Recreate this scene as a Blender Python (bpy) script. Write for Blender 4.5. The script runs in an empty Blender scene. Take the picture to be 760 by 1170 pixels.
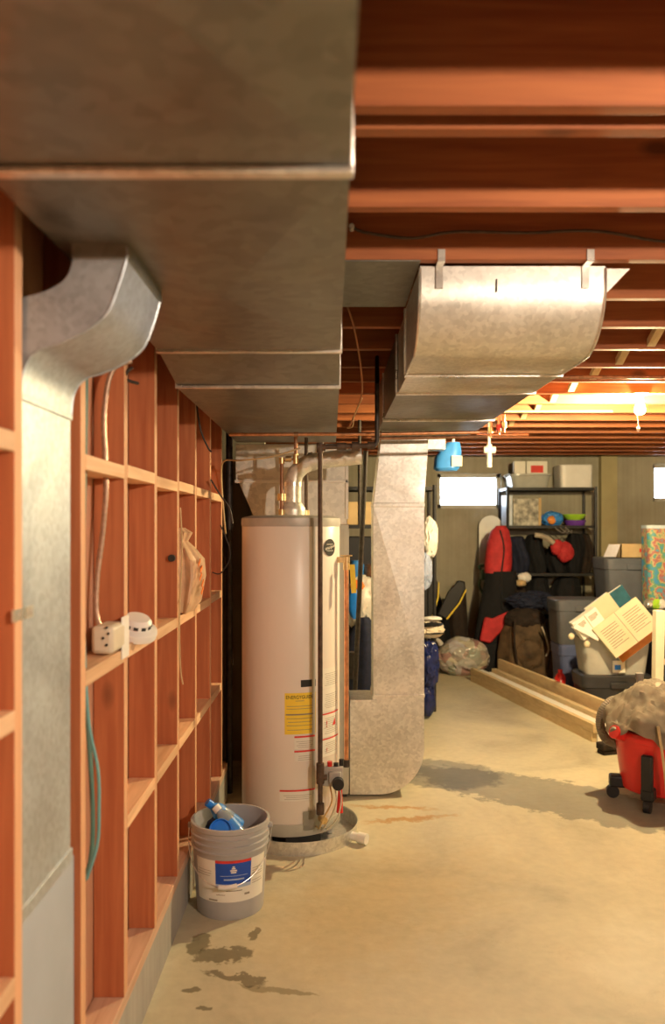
import bpy, bmesh, math, random
from mathutils import Vector, Matrix, noise
random.seed(7)
PI = math.pi
C = bpy.context.scene.collection
HC = 1.577      # camera height
F = 912.0       # focal length in pixels of the 760 px wide frame

def P(px, py, d):
    return Vector(((px-378)*d/F, d, HC-(py-603)*d/F))

# ------------------------------------------------------------------ materials
def nodes(name):
    m = bpy.data.materials.new(name); m.use_nodes = True
    nt = m.node_tree
    return m, nt, nt.nodes['Principled BSDF']

def N(nt, t, **kw):
    n = nt.nodes.new(t)
    for k, v in kw.items():
        if k in n.inputs.keys(): n.inputs[k].default_value = v
        else: setattr(n, k, v)
    return n

def ramp(nt, fac, stops):
    r = N(nt, 'ShaderNodeValToRGB')
    els = r.color_ramp.elements
    while len(els) < len(stops): els.new(0.5)
    for e, (p, c) in zip(els, stops):
        e.position = p; e.color = (*c, 1) if len(c) == 3 else c
    nt.links.new(fac, r.inputs['Fac'])
    return r

def plain(name, col, rough=.6, metal=0, var=.12, scale=12, bump=0.0, spec=.4, trans=0, alpha=1, coat=0):
    m, nt, b = nodes(name)
    tc = N(nt, 'ShaderNodeTexCoord'); nz = N(nt, 'ShaderNodeTexNoise', Scale=scale, Detail=4.0)
    nt.links.new(tc.outputs['Object'], nz.inputs['Vector'])
    lo = tuple(c*(1-var) for c in col); hi = tuple(min(1, c*(1+var)) for c in col)
    r = ramp(nt, nz.outputs['Fac'], [(.3, lo), (.7, hi)])
    nt.links.new(r.outputs['Color'], b.inputs['Base Color'])
    b.inputs['Roughness'].default_value = rough; b.inputs['Metallic'].default_value = metal
    b.inputs['Specular IOR Level'].default_value = spec
    b.inputs['Transmission Weight'].default_value = trans
    b.inputs['Alpha'].default_value = alpha
    b.inputs['Coat Weight'].default_value = coat
    if bump:
        bp = N(nt, 'ShaderNodeBump', Strength=bump, Distance=.01)
        nt.links.new(nz.outputs['Fac'], bp.inputs['Height']); nt.links.new(bp.outputs['Normal'], b.inputs['Normal'])
    return m

def wood(name, light, dark, axis, rough=.65, knots=True):
    m, nt, b = nodes(name)
    tc = N(nt, 'ShaderNodeTexCoord'); oi = N(nt, 'ShaderNodeObjectInfo')
    mul = N(nt, 'ShaderNodeVectorMath', operation='SCALE'); mul.inputs['Scale'].default_value = 37.0
    cx = N(nt, 'ShaderNodeCombineXYZ')
    for i in range(3): nt.links.new(oi.outputs['Random'], cx.inputs[i])
    nt.links.new(cx.outputs[0], mul.inputs[0])
    add = N(nt, 'ShaderNodeVectorMath', operation='ADD')
    nt.links.new(tc.outputs['Object'], add.inputs[0]); nt.links.new(mul.outputs[0], add.inputs[1])
    mp = N(nt, 'ShaderNodeMapping')
    s = [22.0, 22.0, 22.0]; s['xyz'.index(axis)] = 1.3
    mp.inputs['Scale'].default_value = s
    nt.links.new(add.outputs[0], mp.inputs['Vector'])
    nz = N(nt, 'ShaderNodeTexNoise', Scale=1.6, Detail=6.0, Distortion=.6)
    nt.links.new(mp.outputs[0], nz.inputs['Vector'])
    r = ramp(nt, nz.outputs['Fac'], [(.3, dark), (.7, light)])
    out = r.outputs['Color']
    if knots:
        mk = N(nt, 'ShaderNodeMapping'); s2 = [9.0]*3; s2['xyz'.index(axis)] = 4.0; mk.inputs['Scale'].default_value = s2
        nt.links.new(add.outputs[0], mk.inputs['Vector'])
        vo = N(nt, 'ShaderNodeTexVoronoi', Scale=.55); nt.links.new(mk.outputs[0], vo.inputs['Vector'])
        kr = ramp(nt, vo.outputs['Distance'], [(.05, (.25,.25,.25)), (.13, (1,1,1))])
        mx = N(nt, 'ShaderNodeMixRGB', blend_type='MULTIPLY'); mx.inputs[0].default_value = .8
        nt.links.new(out, mx.inputs[1]); nt.links.new(kr.outputs['Color'], mx.inputs[2]); out = mx.outputs[0]
    br = N(nt, 'ShaderNodeMath', operation='MULTIPLY_ADD'); br.inputs[1].default_value = .25; br.inputs[2].default_value = .88
    nt.links.new(oi.outputs['Random'], br.inputs[0])
    hv = N(nt, 'ShaderNodeHueSaturation'); nt.links.new(br.outputs[0], hv.inputs['Value']); nt.links.new(out, hv.inputs['Color'])
    nt.links.new(hv.outputs[0], b.inputs['Base Color'])
    b.inputs['Roughness'].default_value = rough
    bp = N(nt, 'ShaderNodeBump', Strength=.15, Distance=.004)
    nt.links.new(nz.outputs['Fac'], bp.inputs['Height']); nt.links.new(bp.outputs['Normal'], b.inputs['Normal'])
    return m

def galv(name, base=.55, rough=.38, tint=(1, .97, .9), spangle=60, metal=.85):
    m, nt, b = nodes(name)
    tc = N(nt, 'ShaderNodeTexCoord')
    vo = N(nt, 'ShaderNodeTexVoronoi', Scale=float(spangle)); nt.links.new(tc.outputs['Object'], vo.inputs['Vector'])
    nz = N(nt, 'ShaderNodeTexNoise', Scale=3.5, Detail=5.0, Distortion=.8); nt.links.new(tc.outputs['Object'], nz.inputs['Vector'])
    sep = N(nt, 'ShaderNodeSeparateColor'); nt.links.new(vo.outputs['Color'], sep.inputs[0])
    mix = N(nt, 'ShaderNodeMath', operation='MULTIPLY_ADD'); mix.inputs[1].default_value = .35
    nt.links.new(sep.outputs[0], mix.inputs[0]); nt.links.new(nz.outputs['Fac'], mix.inputs[2])
    r = ramp(nt, mix.outputs[0], [(.35, tuple(base*.78*t for t in tint)), (.95, tuple(min(1, base*1.18*t) for t in tint))])
    nt.links.new(r.outputs['Color'], b.inputs['Base Color'])
    rr = ramp(nt, nz.outputs['Fac'], [(.3, (rough*.8,)*3), (.75, (rough*1.35,)*3)])
    nt.links.new(rr.outputs['Color'], b.inputs['Roughness'])
    b.inputs['Metallic'].default_value = metal
    bp = N(nt, 'ShaderNodeBump', Strength=.25, Distance=.01)
    nt.links.new(nz.outputs['Fac'], bp.inputs['Height']); nt.links.new(bp.outputs['Normal'], b.inputs['Normal'])
    return m

M = {}
M['stud'] = wood('redwood_stud', (.52, .175, .07), (.38, .105, .04), 'z')
M['studedge'] = wood('pale_stud_edge', (.74, .42, .24), (.62, .32, .17), 'z', knots=False)
M['rail'] = wood('pale_stud_rail', (.80, .52, .32), (.62, .36, .20), 'y', knots=False)
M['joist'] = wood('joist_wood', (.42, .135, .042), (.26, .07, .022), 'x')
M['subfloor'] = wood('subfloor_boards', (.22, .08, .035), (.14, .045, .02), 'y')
M['sheath'] = wood('sheathing_wood', (.74, .42, .28), (.58, .30, .18), 'z')
M['plate'] = wood('bottom_plate_wood', (.74, .50, .36), (.55, .33, .22), 'y', knots=False)
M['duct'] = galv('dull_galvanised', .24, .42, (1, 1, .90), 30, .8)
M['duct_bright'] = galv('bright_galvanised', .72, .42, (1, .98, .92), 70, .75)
M['stackduct'] = galv('blue_grey_galvanised', .50, .42, (.90, 1.0, 1.10), 90, .55)
M['greypanel'] = plain('grey_sheet', (.40, .45, .52), .55, 0, .06, 6)
M['edge'] = galv('bright_edge', .8, .3, (1, .97, .9), 50)
M['tank'] = plain('tank_enamel', (.80, .74, .68), .33, 0, .02, 3, spec=.5)
M['tanktop'] = plain('tank_rim_grey', (.46, .44, .41), .45, .2)
M['copper'] = plain('copper', (.72, .34, .18), .35, .9, .25, 30)
M['copperold'] = plain('dull_copper', (.36, .19, .11), .5, .7, .3, 40)
M['brass'] = plain('brass', (.75, .55, .28), .35, .9, .2, 40)
M['blackpipe'] = plain('black_iron', (.055, .045, .04), .5, .4, .3, 40)
M['brownpipe'] = plain('brown_iron', (.10, .065, .045), .6, .3, .3, 40)
M['black'] = plain('black_plastic', (.018, .018, .02), .45)
M['blackcloth'] = plain('black_cloth', (.007, .007, .009), .85, 0, .3, 20, .4)
M['navycloth'] = plain('navy_cloth', (.012, .016, .04), .8, 0, .3, 20, .4)
M['darkbrown'] = plain('dark_brown_cloth', (.028, .018, .013), .85, 0, .35, 15, .4)
M['camo'] = plain('brown_pack_cloth', (.10, .062, .032), .8, 0, .55, 9, .6)
M['redcloth'] = plain('red_cloth', (.50, .03, .035), .7, 0, .2, 15, .3)
M['redplastic'] = plain('red_plastic', (.66, .03, .025), .32, 0, .06, 5)
M['white'] = plain('white_plastic', (.82, .80, .77), .4, 0, .03)
M['cream'] = plain('cream_paint', (.78, .72, .55), .5, 0, .05)
M['paper'] = plain('white_paper', (.82, .80, .72), .8, 0, .03)
M['page'] = plain('cream_page', (.66, .59, .41), .8, 0, .04)
M['ink'] = plain('grey_ink', (.30, .26, .20), .8)
M['blackink'] = plain('black_ink', (.02, .02, .02), .6)
M['redink'] = plain('red_ink', (.70, .05, .04), .6)
M['yellow'] = plain('yellow_label', (.90, .66, .06), .6, 0, .05)
M['orangeink'] = plain('orange_ink', (.85, .22, .03), .6)
M['card'] = plain('cardboard', (.58, .42, .22), .8, 0, .08)
M['greytote'] = plain('grey_tote', (.12, .13, .155), .45, 0, .08)
M['darktote'] = plain('dark_tote', (.035, .035, .04), .45)
M['bluetote'] = plain('blue_clear_tote', (.16, .20, .42), .3, 0, .1, trans=.25)
M['clear'] = plain('cloudy_clear_plastic', (.62, .62, .58), .25, 0, .08, trans=.35)
M['bag'] = plain('thin_white_bag', (.78, .74, .68), .35, 0, .1, 20, .6, trans=.25)
M['orangebag'] = plain('tan_plastic_bag', (.78, .52, .33), .3, 0, .15, 20, .6, trans=.25)
M['bluebag'] = plain('shiny_navy_bag', (.012, .02, .10), .18, 0, .3, 20, .6)
M['blue'] = plain('sky_blue_plastic', (.05, .26, .72), .4, 0, .1)
M['deepblue'] = plain('deep_blue', (.02, .09, .50), .35)
M['brightblue'] = plain('bright_blue_cap', (.02, .22, .85), .3)
M['teal'] = plain('teal_cover', (.03, .12, .17), .4, 0, .3)
M['green'] = plain('lime_green', (.40, .70, .05), .4)
M['purple'] = plain('purple', (.16, .05, .38), .4)
M['orange'] = plain('orange', (.80, .28, .05), .5)
M['greencable'] = plain('green_cable', (.10, .22, .19), .5)
M['armor'] = plain('armoured_cable', (.40, .26, .19), .4, .6, .2, 60)
M['tancable'] = plain('tan_cable', (.55, .40, .22), .6)
M['redcable'] = plain('brown_wire', (.40, .17, .08), .6)
M['bucket'] = plain('grey_bucket', (.40, .40, .41), .42, 0, .04)
M['beige'] = plain('beige_box', (.66, .58, .46), .5, 0, .06)
M['lumber'] = wood('pale_lumber', (.78, .62, .38), (.62, .46, .26), 'y', knots=False)
M['primed'] = plain('white_primed_board', (.84, .82, .76), .5, 0, .04)
M['hose'] = plain('grey_hose', (.20, .17, .13), .5, 0, .1)
M['rag'] = plain('grey_beige_cloth', (.42, .36, .28), .9, 0, .2, 12, .5)
M['pvc'] = plain('white_pvc', (.80, .78, .72), .4, 0, .03)
M['winframe'] = plain('window_frame_paint', (.45, .42, .36), .5)
M['snowboard'] = plain('snowboard_white', (.72, .72, .66), .35, 0, .04)

def glass_mat():
    m, nt, b = nodes('window_glass'); nt.nodes.remove(b)
    t = N(nt, 'ShaderNodeBsdfTransparent'); g = N(nt, 'ShaderNodeBsdfGlossy', Roughness=.03)
    x = N(nt, 'ShaderNodeMixShader'); x.inputs[0].default_value = .06
    nt.links.new(t.outputs[0], x.inputs[1]); nt.links.new(g.outputs[0], x.inputs[2])
    nt.links.new(x.outputs[0], nt.nodes['Material Output'].inputs[0]); return m
M['glass'] = glass_mat()
def emis(name, col, s):
    m, nt, b = nodes(name)
    b.inputs['Emission Color'].default_value = (*col, 1); b.inputs['Emission Strength'].default_value = s
    b.inputs['Base Color'].default_value = (.8, .8, .8, 1); return m
M['bulb'] = emis('glowing_bulb', (1, .77, .39), 6500)
M['bulbnear'] = emis('glowing_bulb_near', (1, .80, .60), 4000)

def floor_mat():
    m, nt, b = nodes('concrete_floor')
    tc = N(nt, 'ShaderNodeTexCoord'); geo = N(nt, 'ShaderNodeNewGeometry')
    pos = geo.outputs['Position']
    n1 = N(nt, 'ShaderNodeTexNoise', Scale=1.1, Detail=7.0, Distortion=.7, Roughness=.6); nt.links.new(pos, n1.inputs['Vector'])
    n2 = N(nt, 'ShaderNodeTexNoise', Scale=22.0, Detail=5.0); nt.links.new(pos, n2.inputs['Vector'])
    r1 = ramp(nt, n1.outputs['Fac'], [(.30, (.38, .34, .25)), (.44, (.50, .46, .335)), (.56, (.56, .51, .365)), (.70, (.63, .59, .45))])
    r2 = ramp(nt, n2.outputs['Fac'], [(.3, (.86, .86, .86)), (.7, (1, 1, 1))])
    mx = N(nt, 'ShaderNodeMixRGB', blend_type='MULTIPLY'); mx.inputs[0].default_value = .7
    nt.links.new(r1.outputs[0], mx.inputs[1]); nt.links.new(r2.outputs[0], mx.inputs[2])
    col = mx.outputs[0]
    nd = N(nt, 'ShaderNodeTexNoise', Scale=9.0, Detail=5.0, Roughness=.65); nt.links.new(pos, nd.inputs['Vector'])
    sub = N(nt, 'ShaderNodeVectorMath', operation='SUBTRACT'); nt.links.new(nd.outputs['Color'], sub.inputs[0]); sub.inputs[1].default_value = (.5, .5, .5)
    def spot(col, cx, cy, rx, ry, rot, tint, soft=.15, wob=.3, amount=1.0):
        sc = N(nt, 'ShaderNodeVectorMath', operation='SCALE'); sc.inputs['Scale'].default_value = wob
        nt.links.new(sub.outputs[0], sc.inputs[0])
        ad = N(nt, 'ShaderNodeVectorMath', operation='ADD'); nt.links.new(pos, ad.inputs[0]); nt.links.new(sc.outputs[0], ad.inputs[1])
        a1 = N(nt, 'ShaderNodeVectorMath', operation='SUBTRACT'); nt.links.new(ad.outputs[0], a1.inputs[0]); a1.inputs[1].default_value = (cx, cy, 0)
        ro = N(nt, 'ShaderNodeVectorRotate', rotation_type='Z_AXIS'); nt.links.new(a1.outputs[0], ro.inputs['Vector']); ro.inputs['Angle'].default_value = -rot
        di = N(nt, 'ShaderNodeVectorMath', operation='MULTIPLY'); nt.links.new(ro.outputs[0], di.inputs[0]); di.inputs[1].default_value = (1/rx, 1/ry, 0)
        ln = N(nt, 'ShaderNodeVectorMath', operation='LENGTH'); nt.links.new(di.outputs[0], ln.inputs[0])
        rp = ramp(nt, ln.outputs['Value'], [(max(0, .9-soft), (amount,)*3), (min(1, .9+soft*.5), (0, 0, 0))])
        mm = N(nt, 'ShaderNodeMixRGB', blend_type='MULTIPLY'); nt.links.new(rp.outputs[0], mm.inputs[0])
        nt.links.new(col, mm.inputs[1]); mm.inputs[2].default_value = (*tint, 1)
        return mm.outputs[0]
    damp = (.42, .40, .36)
    col = spot(col, -.40, 2.94, .13, .055, .2, damp, .1, .20)
    col = spot(col, -.50, 3.02, .05, .08, 0, damp, .1, .12)
    col = spot(col, -.33, 2.80, .14, .028, -.35, damp, .1, .16)
    col = spot(col, -.18, 2.72, .16, .018, -.25, (.6, .58, .52), .1, .08)
    col = spot(col, -.47, 2.72, .035, .018, 0, damp, .1, .08)
    col = spot(col, -.42, 2.62, .03, .012, 0, damp, .1, .08)
    col = spot(col, -.30, 3.10, .02, .06, 0, damp, .1, .08)
    # darker grey band across the floor beside the return duct
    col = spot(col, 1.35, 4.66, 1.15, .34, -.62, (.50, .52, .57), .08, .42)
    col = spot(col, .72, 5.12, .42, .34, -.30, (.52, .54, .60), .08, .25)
    # rusty streaks beside the drain pan
    col = spot(col, .42, 4.32, .32, .035, .25, (.85, .58, .36), .5, .25)
    col = spot(col, .34, 4.50, .30, .03, -.1, (.85, .6, .4), .5, .2)
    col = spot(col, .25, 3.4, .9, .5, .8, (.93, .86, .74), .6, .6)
    # hairline crack
    vo = N(nt, 'ShaderNodeTexVoronoi', feature='DISTANCE_TO_EDGE', Scale=.9)
    wv = N(nt, 'ShaderNodeVectorMath', operation='SCALE'); wv.inputs['Scale'].default_value = .35; nt.links.new(sub.outputs[0], wv.inputs[0])
    av = N(nt, 'ShaderNodeVectorMath', operation='ADD'); nt.links.new(pos, av.inputs[0]); nt.links.new(wv.outputs[0], av.inputs[1])
    nt.links.new(av.outputs[0], vo.inputs['Vector'])
    cr = ramp(nt, vo.outputs['Distance'], [(.0, (.50, .46, .38)), (.006, (1, 1, 1))])
    mc = N(nt, 'ShaderNodeMixRGB', blend_type='MULTIPLY'); mc.inputs[0].default_value = .12
    nt.links.new(col, mc.inputs[1]); nt.links.new(cr.outputs[0], mc.inputs[2])
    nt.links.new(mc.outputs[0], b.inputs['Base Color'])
    b.inputs['Roughness'].default_value = .55; b.inputs['Specular IOR Level'].default_value = .35
    bp = N(nt, 'ShaderNodeBump', Strength=.2, Distance=.01)
    nt.links.new(n2.outputs['Fac'], bp.inputs['Height']); nt.links.new(bp.outputs[0], b.inputs['Normal'])
    return m
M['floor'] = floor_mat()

def wall_mat(name, a, b_):
    m, nt, b = nodes(name)
    geo = N(nt, 'ShaderNodeNewGeometry')
    n1 = N(nt, 'ShaderNodeTexNoise', Scale=1.2, Detail=8.0, Roughness=.65); nt.links.new(geo.outputs['Position'], n1.inputs['Vector'])
    r1 = ramp(nt, n1.outputs['Fac'], [(.32, a), (.68, b_)])
    mp = N(nt, 'ShaderNodeMapping'); mp.inputs['Scale'].default_value = (28, 28, .6); nt.links.new(geo.outputs['Position'], mp.inputs['Vector'])
    n2 = N(nt, 'ShaderNodeTexNoise', Scale=1.0, Detail=3.0); nt.links.new(mp.outputs[0], n2.inputs['Vector'])
    r2 = ramp(nt, n2.outputs['Fac'], [(.3, (.85, .85, .85)), (.7, (1, 1, 1))])
    mx = N(nt, 'ShaderNodeMixRGB', blend_type='MULTIPLY'); mx.inputs[0].default_value = 1
    nt.links.new(r1.outputs[0], mx.inputs[1]); nt.links.new(r2.outputs[0], mx.inputs[2])
    nt.links.new(mx.outputs[0], b.inputs['Base Color']); b.inputs['Roughness'].default_value = .85
    bp = N(nt, 'ShaderNodeBump', Strength=.4, Distance=.01); nt.links.new(n1.outputs['Fac'], bp.inputs['Height']); nt.links.new(bp.outputs[0], b.inputs['Normal'])
    return m
M['wall'] = wall_mat('concrete_wall', (.30, .27, .20), (.44, .41, .32))
M['curb'] = wall_mat('concrete_curb', (.30, .29, .27), (.45, .43, .40))

# ------------------------------------------------------------------ mesh helpers
def BM(): return bmesh.new()
def box(bm, x0, x1, y0, y1, z0, z1):
    v = [bm.verts.new((x, y, z)) for x in (x0, x1) for y in (y0, y1) for z in (z0, z1)]
    for f in ((0,1,3,2), (4,6,7,5), (0,4,5,1), (2,3,7,6), (0,2,6,4), (1,5,7,3)):
        bm.faces.new([v[i] for i in f])
    return v
def obox(bm, c, size, rot):            # oriented box; rot = Matrix 3x3
    sx, sy, sz = (s/2 for s in size)
    vs = box(bm, -sx, sx, -sy, sy, -sz, sz)
    for v in vs: v.co = rot @ v.co + Vector(c)
    return vs
def prism(bm, poly, axis, a0, a1):     # poly of (u,v) in the two other axes (x,y,z order)
    def mk(u, v, a):
        return {'x': (a, u, v), 'y': (u, a, v), 'z': (u, v, a)}[axis]
    A = [bm.verts.new(mk(u, v, a0)) for u, v in poly]; B = [bm.verts.new(mk(u, v, a1)) for u, v in poly]
    n = len(poly); bm.faces.new(A); bm.faces.new(B[::-1])
    for i in range(n): bm.faces.new([A[i], B[i], B[(i+1) % n], A[(i+1) % n]])
def frame(d):
    d = d.normalized(); up = Vector((0, 0, 1)) if abs(d.z) < .95 else Vector((1, 0, 0))
    u = d.cross(up).normalized(); return u, u.cross(d).normalized()
def smoothpts(pts, k=6):
    pts = [Vector(p) for p in pts]
    if len(pts) < 3: return pts
    out = []
    for i in range(len(pts)-1):
        p0 = pts[max(i-1, 0)]; p1 = pts[i]; p2 = pts[i+1]; p3 = pts[min(i+2, len(pts)-1)]
        for j in range(k):
            t = j/k
            out.append(.5*((2*p1)+(-p0+p2)*t+(2*p0-5*p1+4*p2-p3)*t*t+(-p0+3*p1-3*p2+p3)*t**3))
    out.append(pts[-1]); return out
def tube(bm, pts, r, seg=12, smooth=True, k=6, ribs=0):
    pts = smoothpts(pts, k) if smooth else [Vector(p) for p in pts]
    rings = []; pu = None
    for i, p in enumerate(pts):
        d = (pts[min(i+1, len(pts)-1)]-pts[max(i-1, 0)])
        if d.length < 1e-9: d = Vector((0, 0, 1))
        d.normalize()
        if pu is None: u, w = frame(d)
        else:
            u = (pu - d*pu.dot(d)); u = u.normalized() if u.length > 1e-6 else frame(d)[0]; w = u.cross(d)
        pu = u
        rr = r(i/(len(pts)-1)) if callable(r) else r
        if ribs: rr *= 1+ribs*(i % 2)
        rings.append([bm.verts.new(p+rr*(math.cos(2*PI*j/seg)*u+math.sin(2*PI*j/seg)*w)) for j in range(seg)])
    for a, b in zip(rings, rings[1:]):
        for j in range(seg): bm.faces.new([a[j], a[(j+1) % seg], b[(j+1) % seg], b[j]])
    bm.faces.new(rings[0]); bm.faces.new(rings[-1][::-1])
def cyl(bm, p0, p1, r, seg=20): tube(bm, [p0, p1], r, seg, False)
def lathe(bm, prof, c, seg=48, closed=False):
    cx, cy, cz = c; rings = []
    for r, z in prof:
        if r < 1e-6: rings.append([bm.verts.new((cx, cy, cz+z))])
        else: rings.append([bm.verts.new((cx+r*math.cos(2*PI*j/seg), cy+r*math.sin(2*PI*j/seg), cz+z)) for j in range(seg)])
    pairs = list(zip(rings, rings[1:]))
    if closed: pairs.append((rings[-1], rings[0]))
    for a, b in pairs:
        for j in range(seg):
            k = (j+1) % seg
            if len(a) == 1 and len(b) == 1: continue
            if len(a) == 1: bm.faces.new([a[0], b[j], b[k]])
            elif len(b) == 1: bm.faces.new([a[j], a[k], b[0]])
            else: bm.faces.new([a[j], a[k], b[k], b[j]])
def blob(bm, c, rad, amp=.12, freq=3, seed=0, sub=4, flat=True, ridg=True):
    r = bmesh.ops.create_icosphere(bm, subdivisions=sub, radius=1)
    for v in r['verts']:
        p = v.co.copy(); q = p*freq+Vector((seed*7.3, seed*3.1, seed*1.7))
        n = noise.noise(q*.6)*.9
        if ridg: n += (abs(noise.noise(q*1.7))*-1.2+.25)+.5*(abs(noise.noise(q*3.9))*-1+.2)
        k = 1+amp*n
        v.co = Vector((p.x*rad[0]*k, p.y*rad[1]*k, p.z*rad[2]*k))+Vector(c)
    if flat:
        zb = c[2]-rad[2]*.86
        for v in r['verts']:
            if v.co.z < zb: v.co.z = zb+(v.co.z-zb)*.04
def loft(bm, secs, folds=0, amp=0, seg=32, seed=0, power=2.0):
    """secs: (x,y,z,rx,ry) from bottom to top, folds modulate the radius"""
    rings = []
    for i, (x, y, z, rx, ry) in enumerate(secs):
        ring = []
        for j in range(seg):
            a = 2*PI*j/seg
            ca, sa = math.cos(a), math.sin(a)
            s = (abs(ca)**power+abs(sa)**power)**(-1/power)
            k = s*(1+amp*math.sin(folds*a+seed+.4*i)+amp*.6*noise.noise(Vector((ca*2+seed, sa*2, z*5))))
            ring.append(bm.verts.new((x+rx*ca*k, y+ry*sa*k, z)))
        rings.append(ring)
    for a, b in zip(rings, rings[1:]):
        for j in range(seg): bm.faces.new([a[j], a[(j+1) % seg], b[(j+1) % seg], b[j]])
    bm.faces.new(rings[0][::-1]); bm.faces.new(rings[-1])
def wpatch(bm, cx, cy, R, a0, a1, z0, z1, n=10):
    lo = []; hi = []
    for i in range(n+1):
        a = a0+(a1-a0)*i/n; x = cx+R*math.sin(a); y = cy-R*math.cos(a)
        lo.append(bm.verts.new((x, y, z0))); hi.append(bm.verts.new((x, y, z1)))
    for i in range(n): bm.faces.new([lo[i], lo[i+1], hi[i+1], hi[i]])
def text_bm(s, size, italic=0, extrude=0.0004):
    cu = bpy.data.curves.new('t', 'FONT'); cu.body = s; cu.size = size; cu.shear = italic
    cu.align_x = 'CENTER'; cu.align_y = 'CENTER'; cu.extrude = extrude; cu.resolution_u = 3
    o = bpy.data.objects.new('t', cu); C.objects.link(o)
    dg = bpy.context.evaluated_depsgraph_get()
    me = bpy.data.meshes.new_from_object(o.evaluated_get(dg))
    bm = BM(); bm.from_mesh(me)
    bpy.data.objects.remove(o); bpy.data.curves.remove(cu); bpy.data.meshes.remove(me)
    return bm
def text_wrap(s, size, cx, cy, R, a, z, italic=0, rot=0, sx=1):
    bm = text_bm(s, size, italic)
    for v in bm.verts:
        u, w = v.co.x*sx, v.co.y
        u, w = u*math.cos(rot)-w*math.sin(rot), u*math.sin(rot)+w*math.cos(rot)
        an = a+u/R; rr = R+v.co.z
        v.co = Vector((cx+rr*math.sin(an), cy-rr*math.cos(an), z+w))
    return bm
def xform(bm, mat):
    bmesh.ops.transform(bm, matrix=mat, verts=bm.verts[:]); return bm

def obj(name, bm, mat, parent=None, label=None, smooth=True, bevel=0, origin=True, kind=None):
    bmesh.ops.recalc_face_normals(bm, faces=bm.faces[:])
    if smooth:
        for f in bm.faces: f.smooth = True
        for e in bm.edges:
            if len(e.link_faces) == 2 and e.calc_face_angle(0) > .6: e.smooth = False
    if parent is not None:
        off = Vector(parent.location); p = parent
        while p.parent: p = p.parent; off += Vector(p.location)
        loc = Vector((0, 0, 0))
    else:
        xs = [v.co.x for v in bm.verts]; ys = [v.co.y for v in bm.verts]; zs = [v.co.z for v in bm.verts]
        off = Vector(((min(xs)+max(xs))/2, (min(ys)+max(ys))/2, min(zs))) if origin else Vector((0, 0, 0))
        loc = off
    for v in bm.verts: v.co -= off
    me = bpy.data.meshes.new(name); bm.to_mesh(me); bm.free()
    me.materials.append(M[mat] if isinstance(mat, str) else mat)
    o = bpy.data.objects.new(name, me); C.objects.link(o)
    o.location = loc
    if parent is not None: o.parent = parent
    if bevel:
        b = o.modifiers.new('bevel', 'BEVEL'); b.width = bevel; b.segments = 2; b.limit_method = 'ANGLE'
    if label: o['label'] = label
    if kind: o['kind'] = kind
    return o
def T(name, label, cat, loc=(0, 0, 0), group=None):
    o = bpy.data.objects.new(name, None); C.objects.link(o); o.location = loc; o.empty_display_size = .1
    o['label'] = label; o['category'] = cat
    if group: o['group'] = group
    return o
def top(name, bm, mat, label, cat, group=None, **kw):
    o = obj(name, bm, mat, **kw); o['label'] = label; o['category'] = cat
    if group: o['group'] = group
    return o
def dup(o, dloc=(0, 0, 0), label=None):
    c = o.copy(); C.objects.link(c); c.location = Vector(o.location)+Vector(dloc)
    if label: c['label'] = label
    for ch in list(o.children):
        d = ch.copy(); C.objects.link(d); d.parent = c
        for g in ch.children:
            e = g.copy(); C.objects.link(e); e.parent = d
    return c
def bx(x0, x1, y0, y1, z0, z1):
    bm = BM(); box(bm, x0, x1, y0, y1, z0, z1); return bm
def ORD(i): return ['nearest', 'second', 'third', 'fourth', 'fifth', 'sixth', 'seventh', 'eighth', 'ninth', 'tenth', 'eleventh', 'twelfth', 'thirteenth', 'fourteenth', 'fifteenth', 'sixteenth', 'seventeenth', 'eighteenth', 'nineteenth', 'twentieth'][i]

# ------------------------------------------------------------------ setting
XL, XR, YB, YF = -2.6, 4.8, 9.35, -2.6
JB = HC+.82          # joist underside
ZC = JB+.235         # subfloor underside
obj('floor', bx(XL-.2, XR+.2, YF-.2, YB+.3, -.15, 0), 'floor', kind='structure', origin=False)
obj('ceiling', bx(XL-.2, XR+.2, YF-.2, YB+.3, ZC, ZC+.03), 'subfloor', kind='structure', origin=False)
obj('wall_left', bx(XL-.2, XL, YF, YB, 0, ZC), 'wall', kind='structure', origin=False)
obj('wall_right', bx(XR, XR+.2, YF, YB, 0, ZC), 'wall', kind='structure', origin=False)
obj('wall_front', bx(XL-.2, XR+.2, YF-.2, YF, 0, ZC), 'wall', kind='structure', origin=False)
wins = [((500-378)*YB/F-.0, (573-378)*YB/F, HC+(603-581)*YB/F, HC+(603-541)*YB/F),
        ((746-378)*YB/F, (746-378)*YB/F+.75, HC+(603-573)*YB/F, HC+(603-530)*YB/F)]
bm = BM()
xs = [XL-.2, wins[0][0], wins[0][1], wins[1][0], wins[1][1], XR+.2]
for i in (0, 2, 4): box(bm, xs[i], xs[i+1], YB, YB+.3, 0, ZC)
for (a, b_, c, d) in wins:
    box(bm, a, b_, YB, YB+.3, 0, c); box(bm, a, b_, YB, YB+.3, d, ZC)
obj('wall_back', bm, 'wall', kind='structure', smooth=False, origin=False)
obj('trim_1', bx((684-378)*YB/F, (702-378)*YB/F, YB-.10, YB, 0, ZC), plain('ochre_pilaster', (.42, .36, .20), .85, 0, .1, 4), kind='structure')
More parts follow.
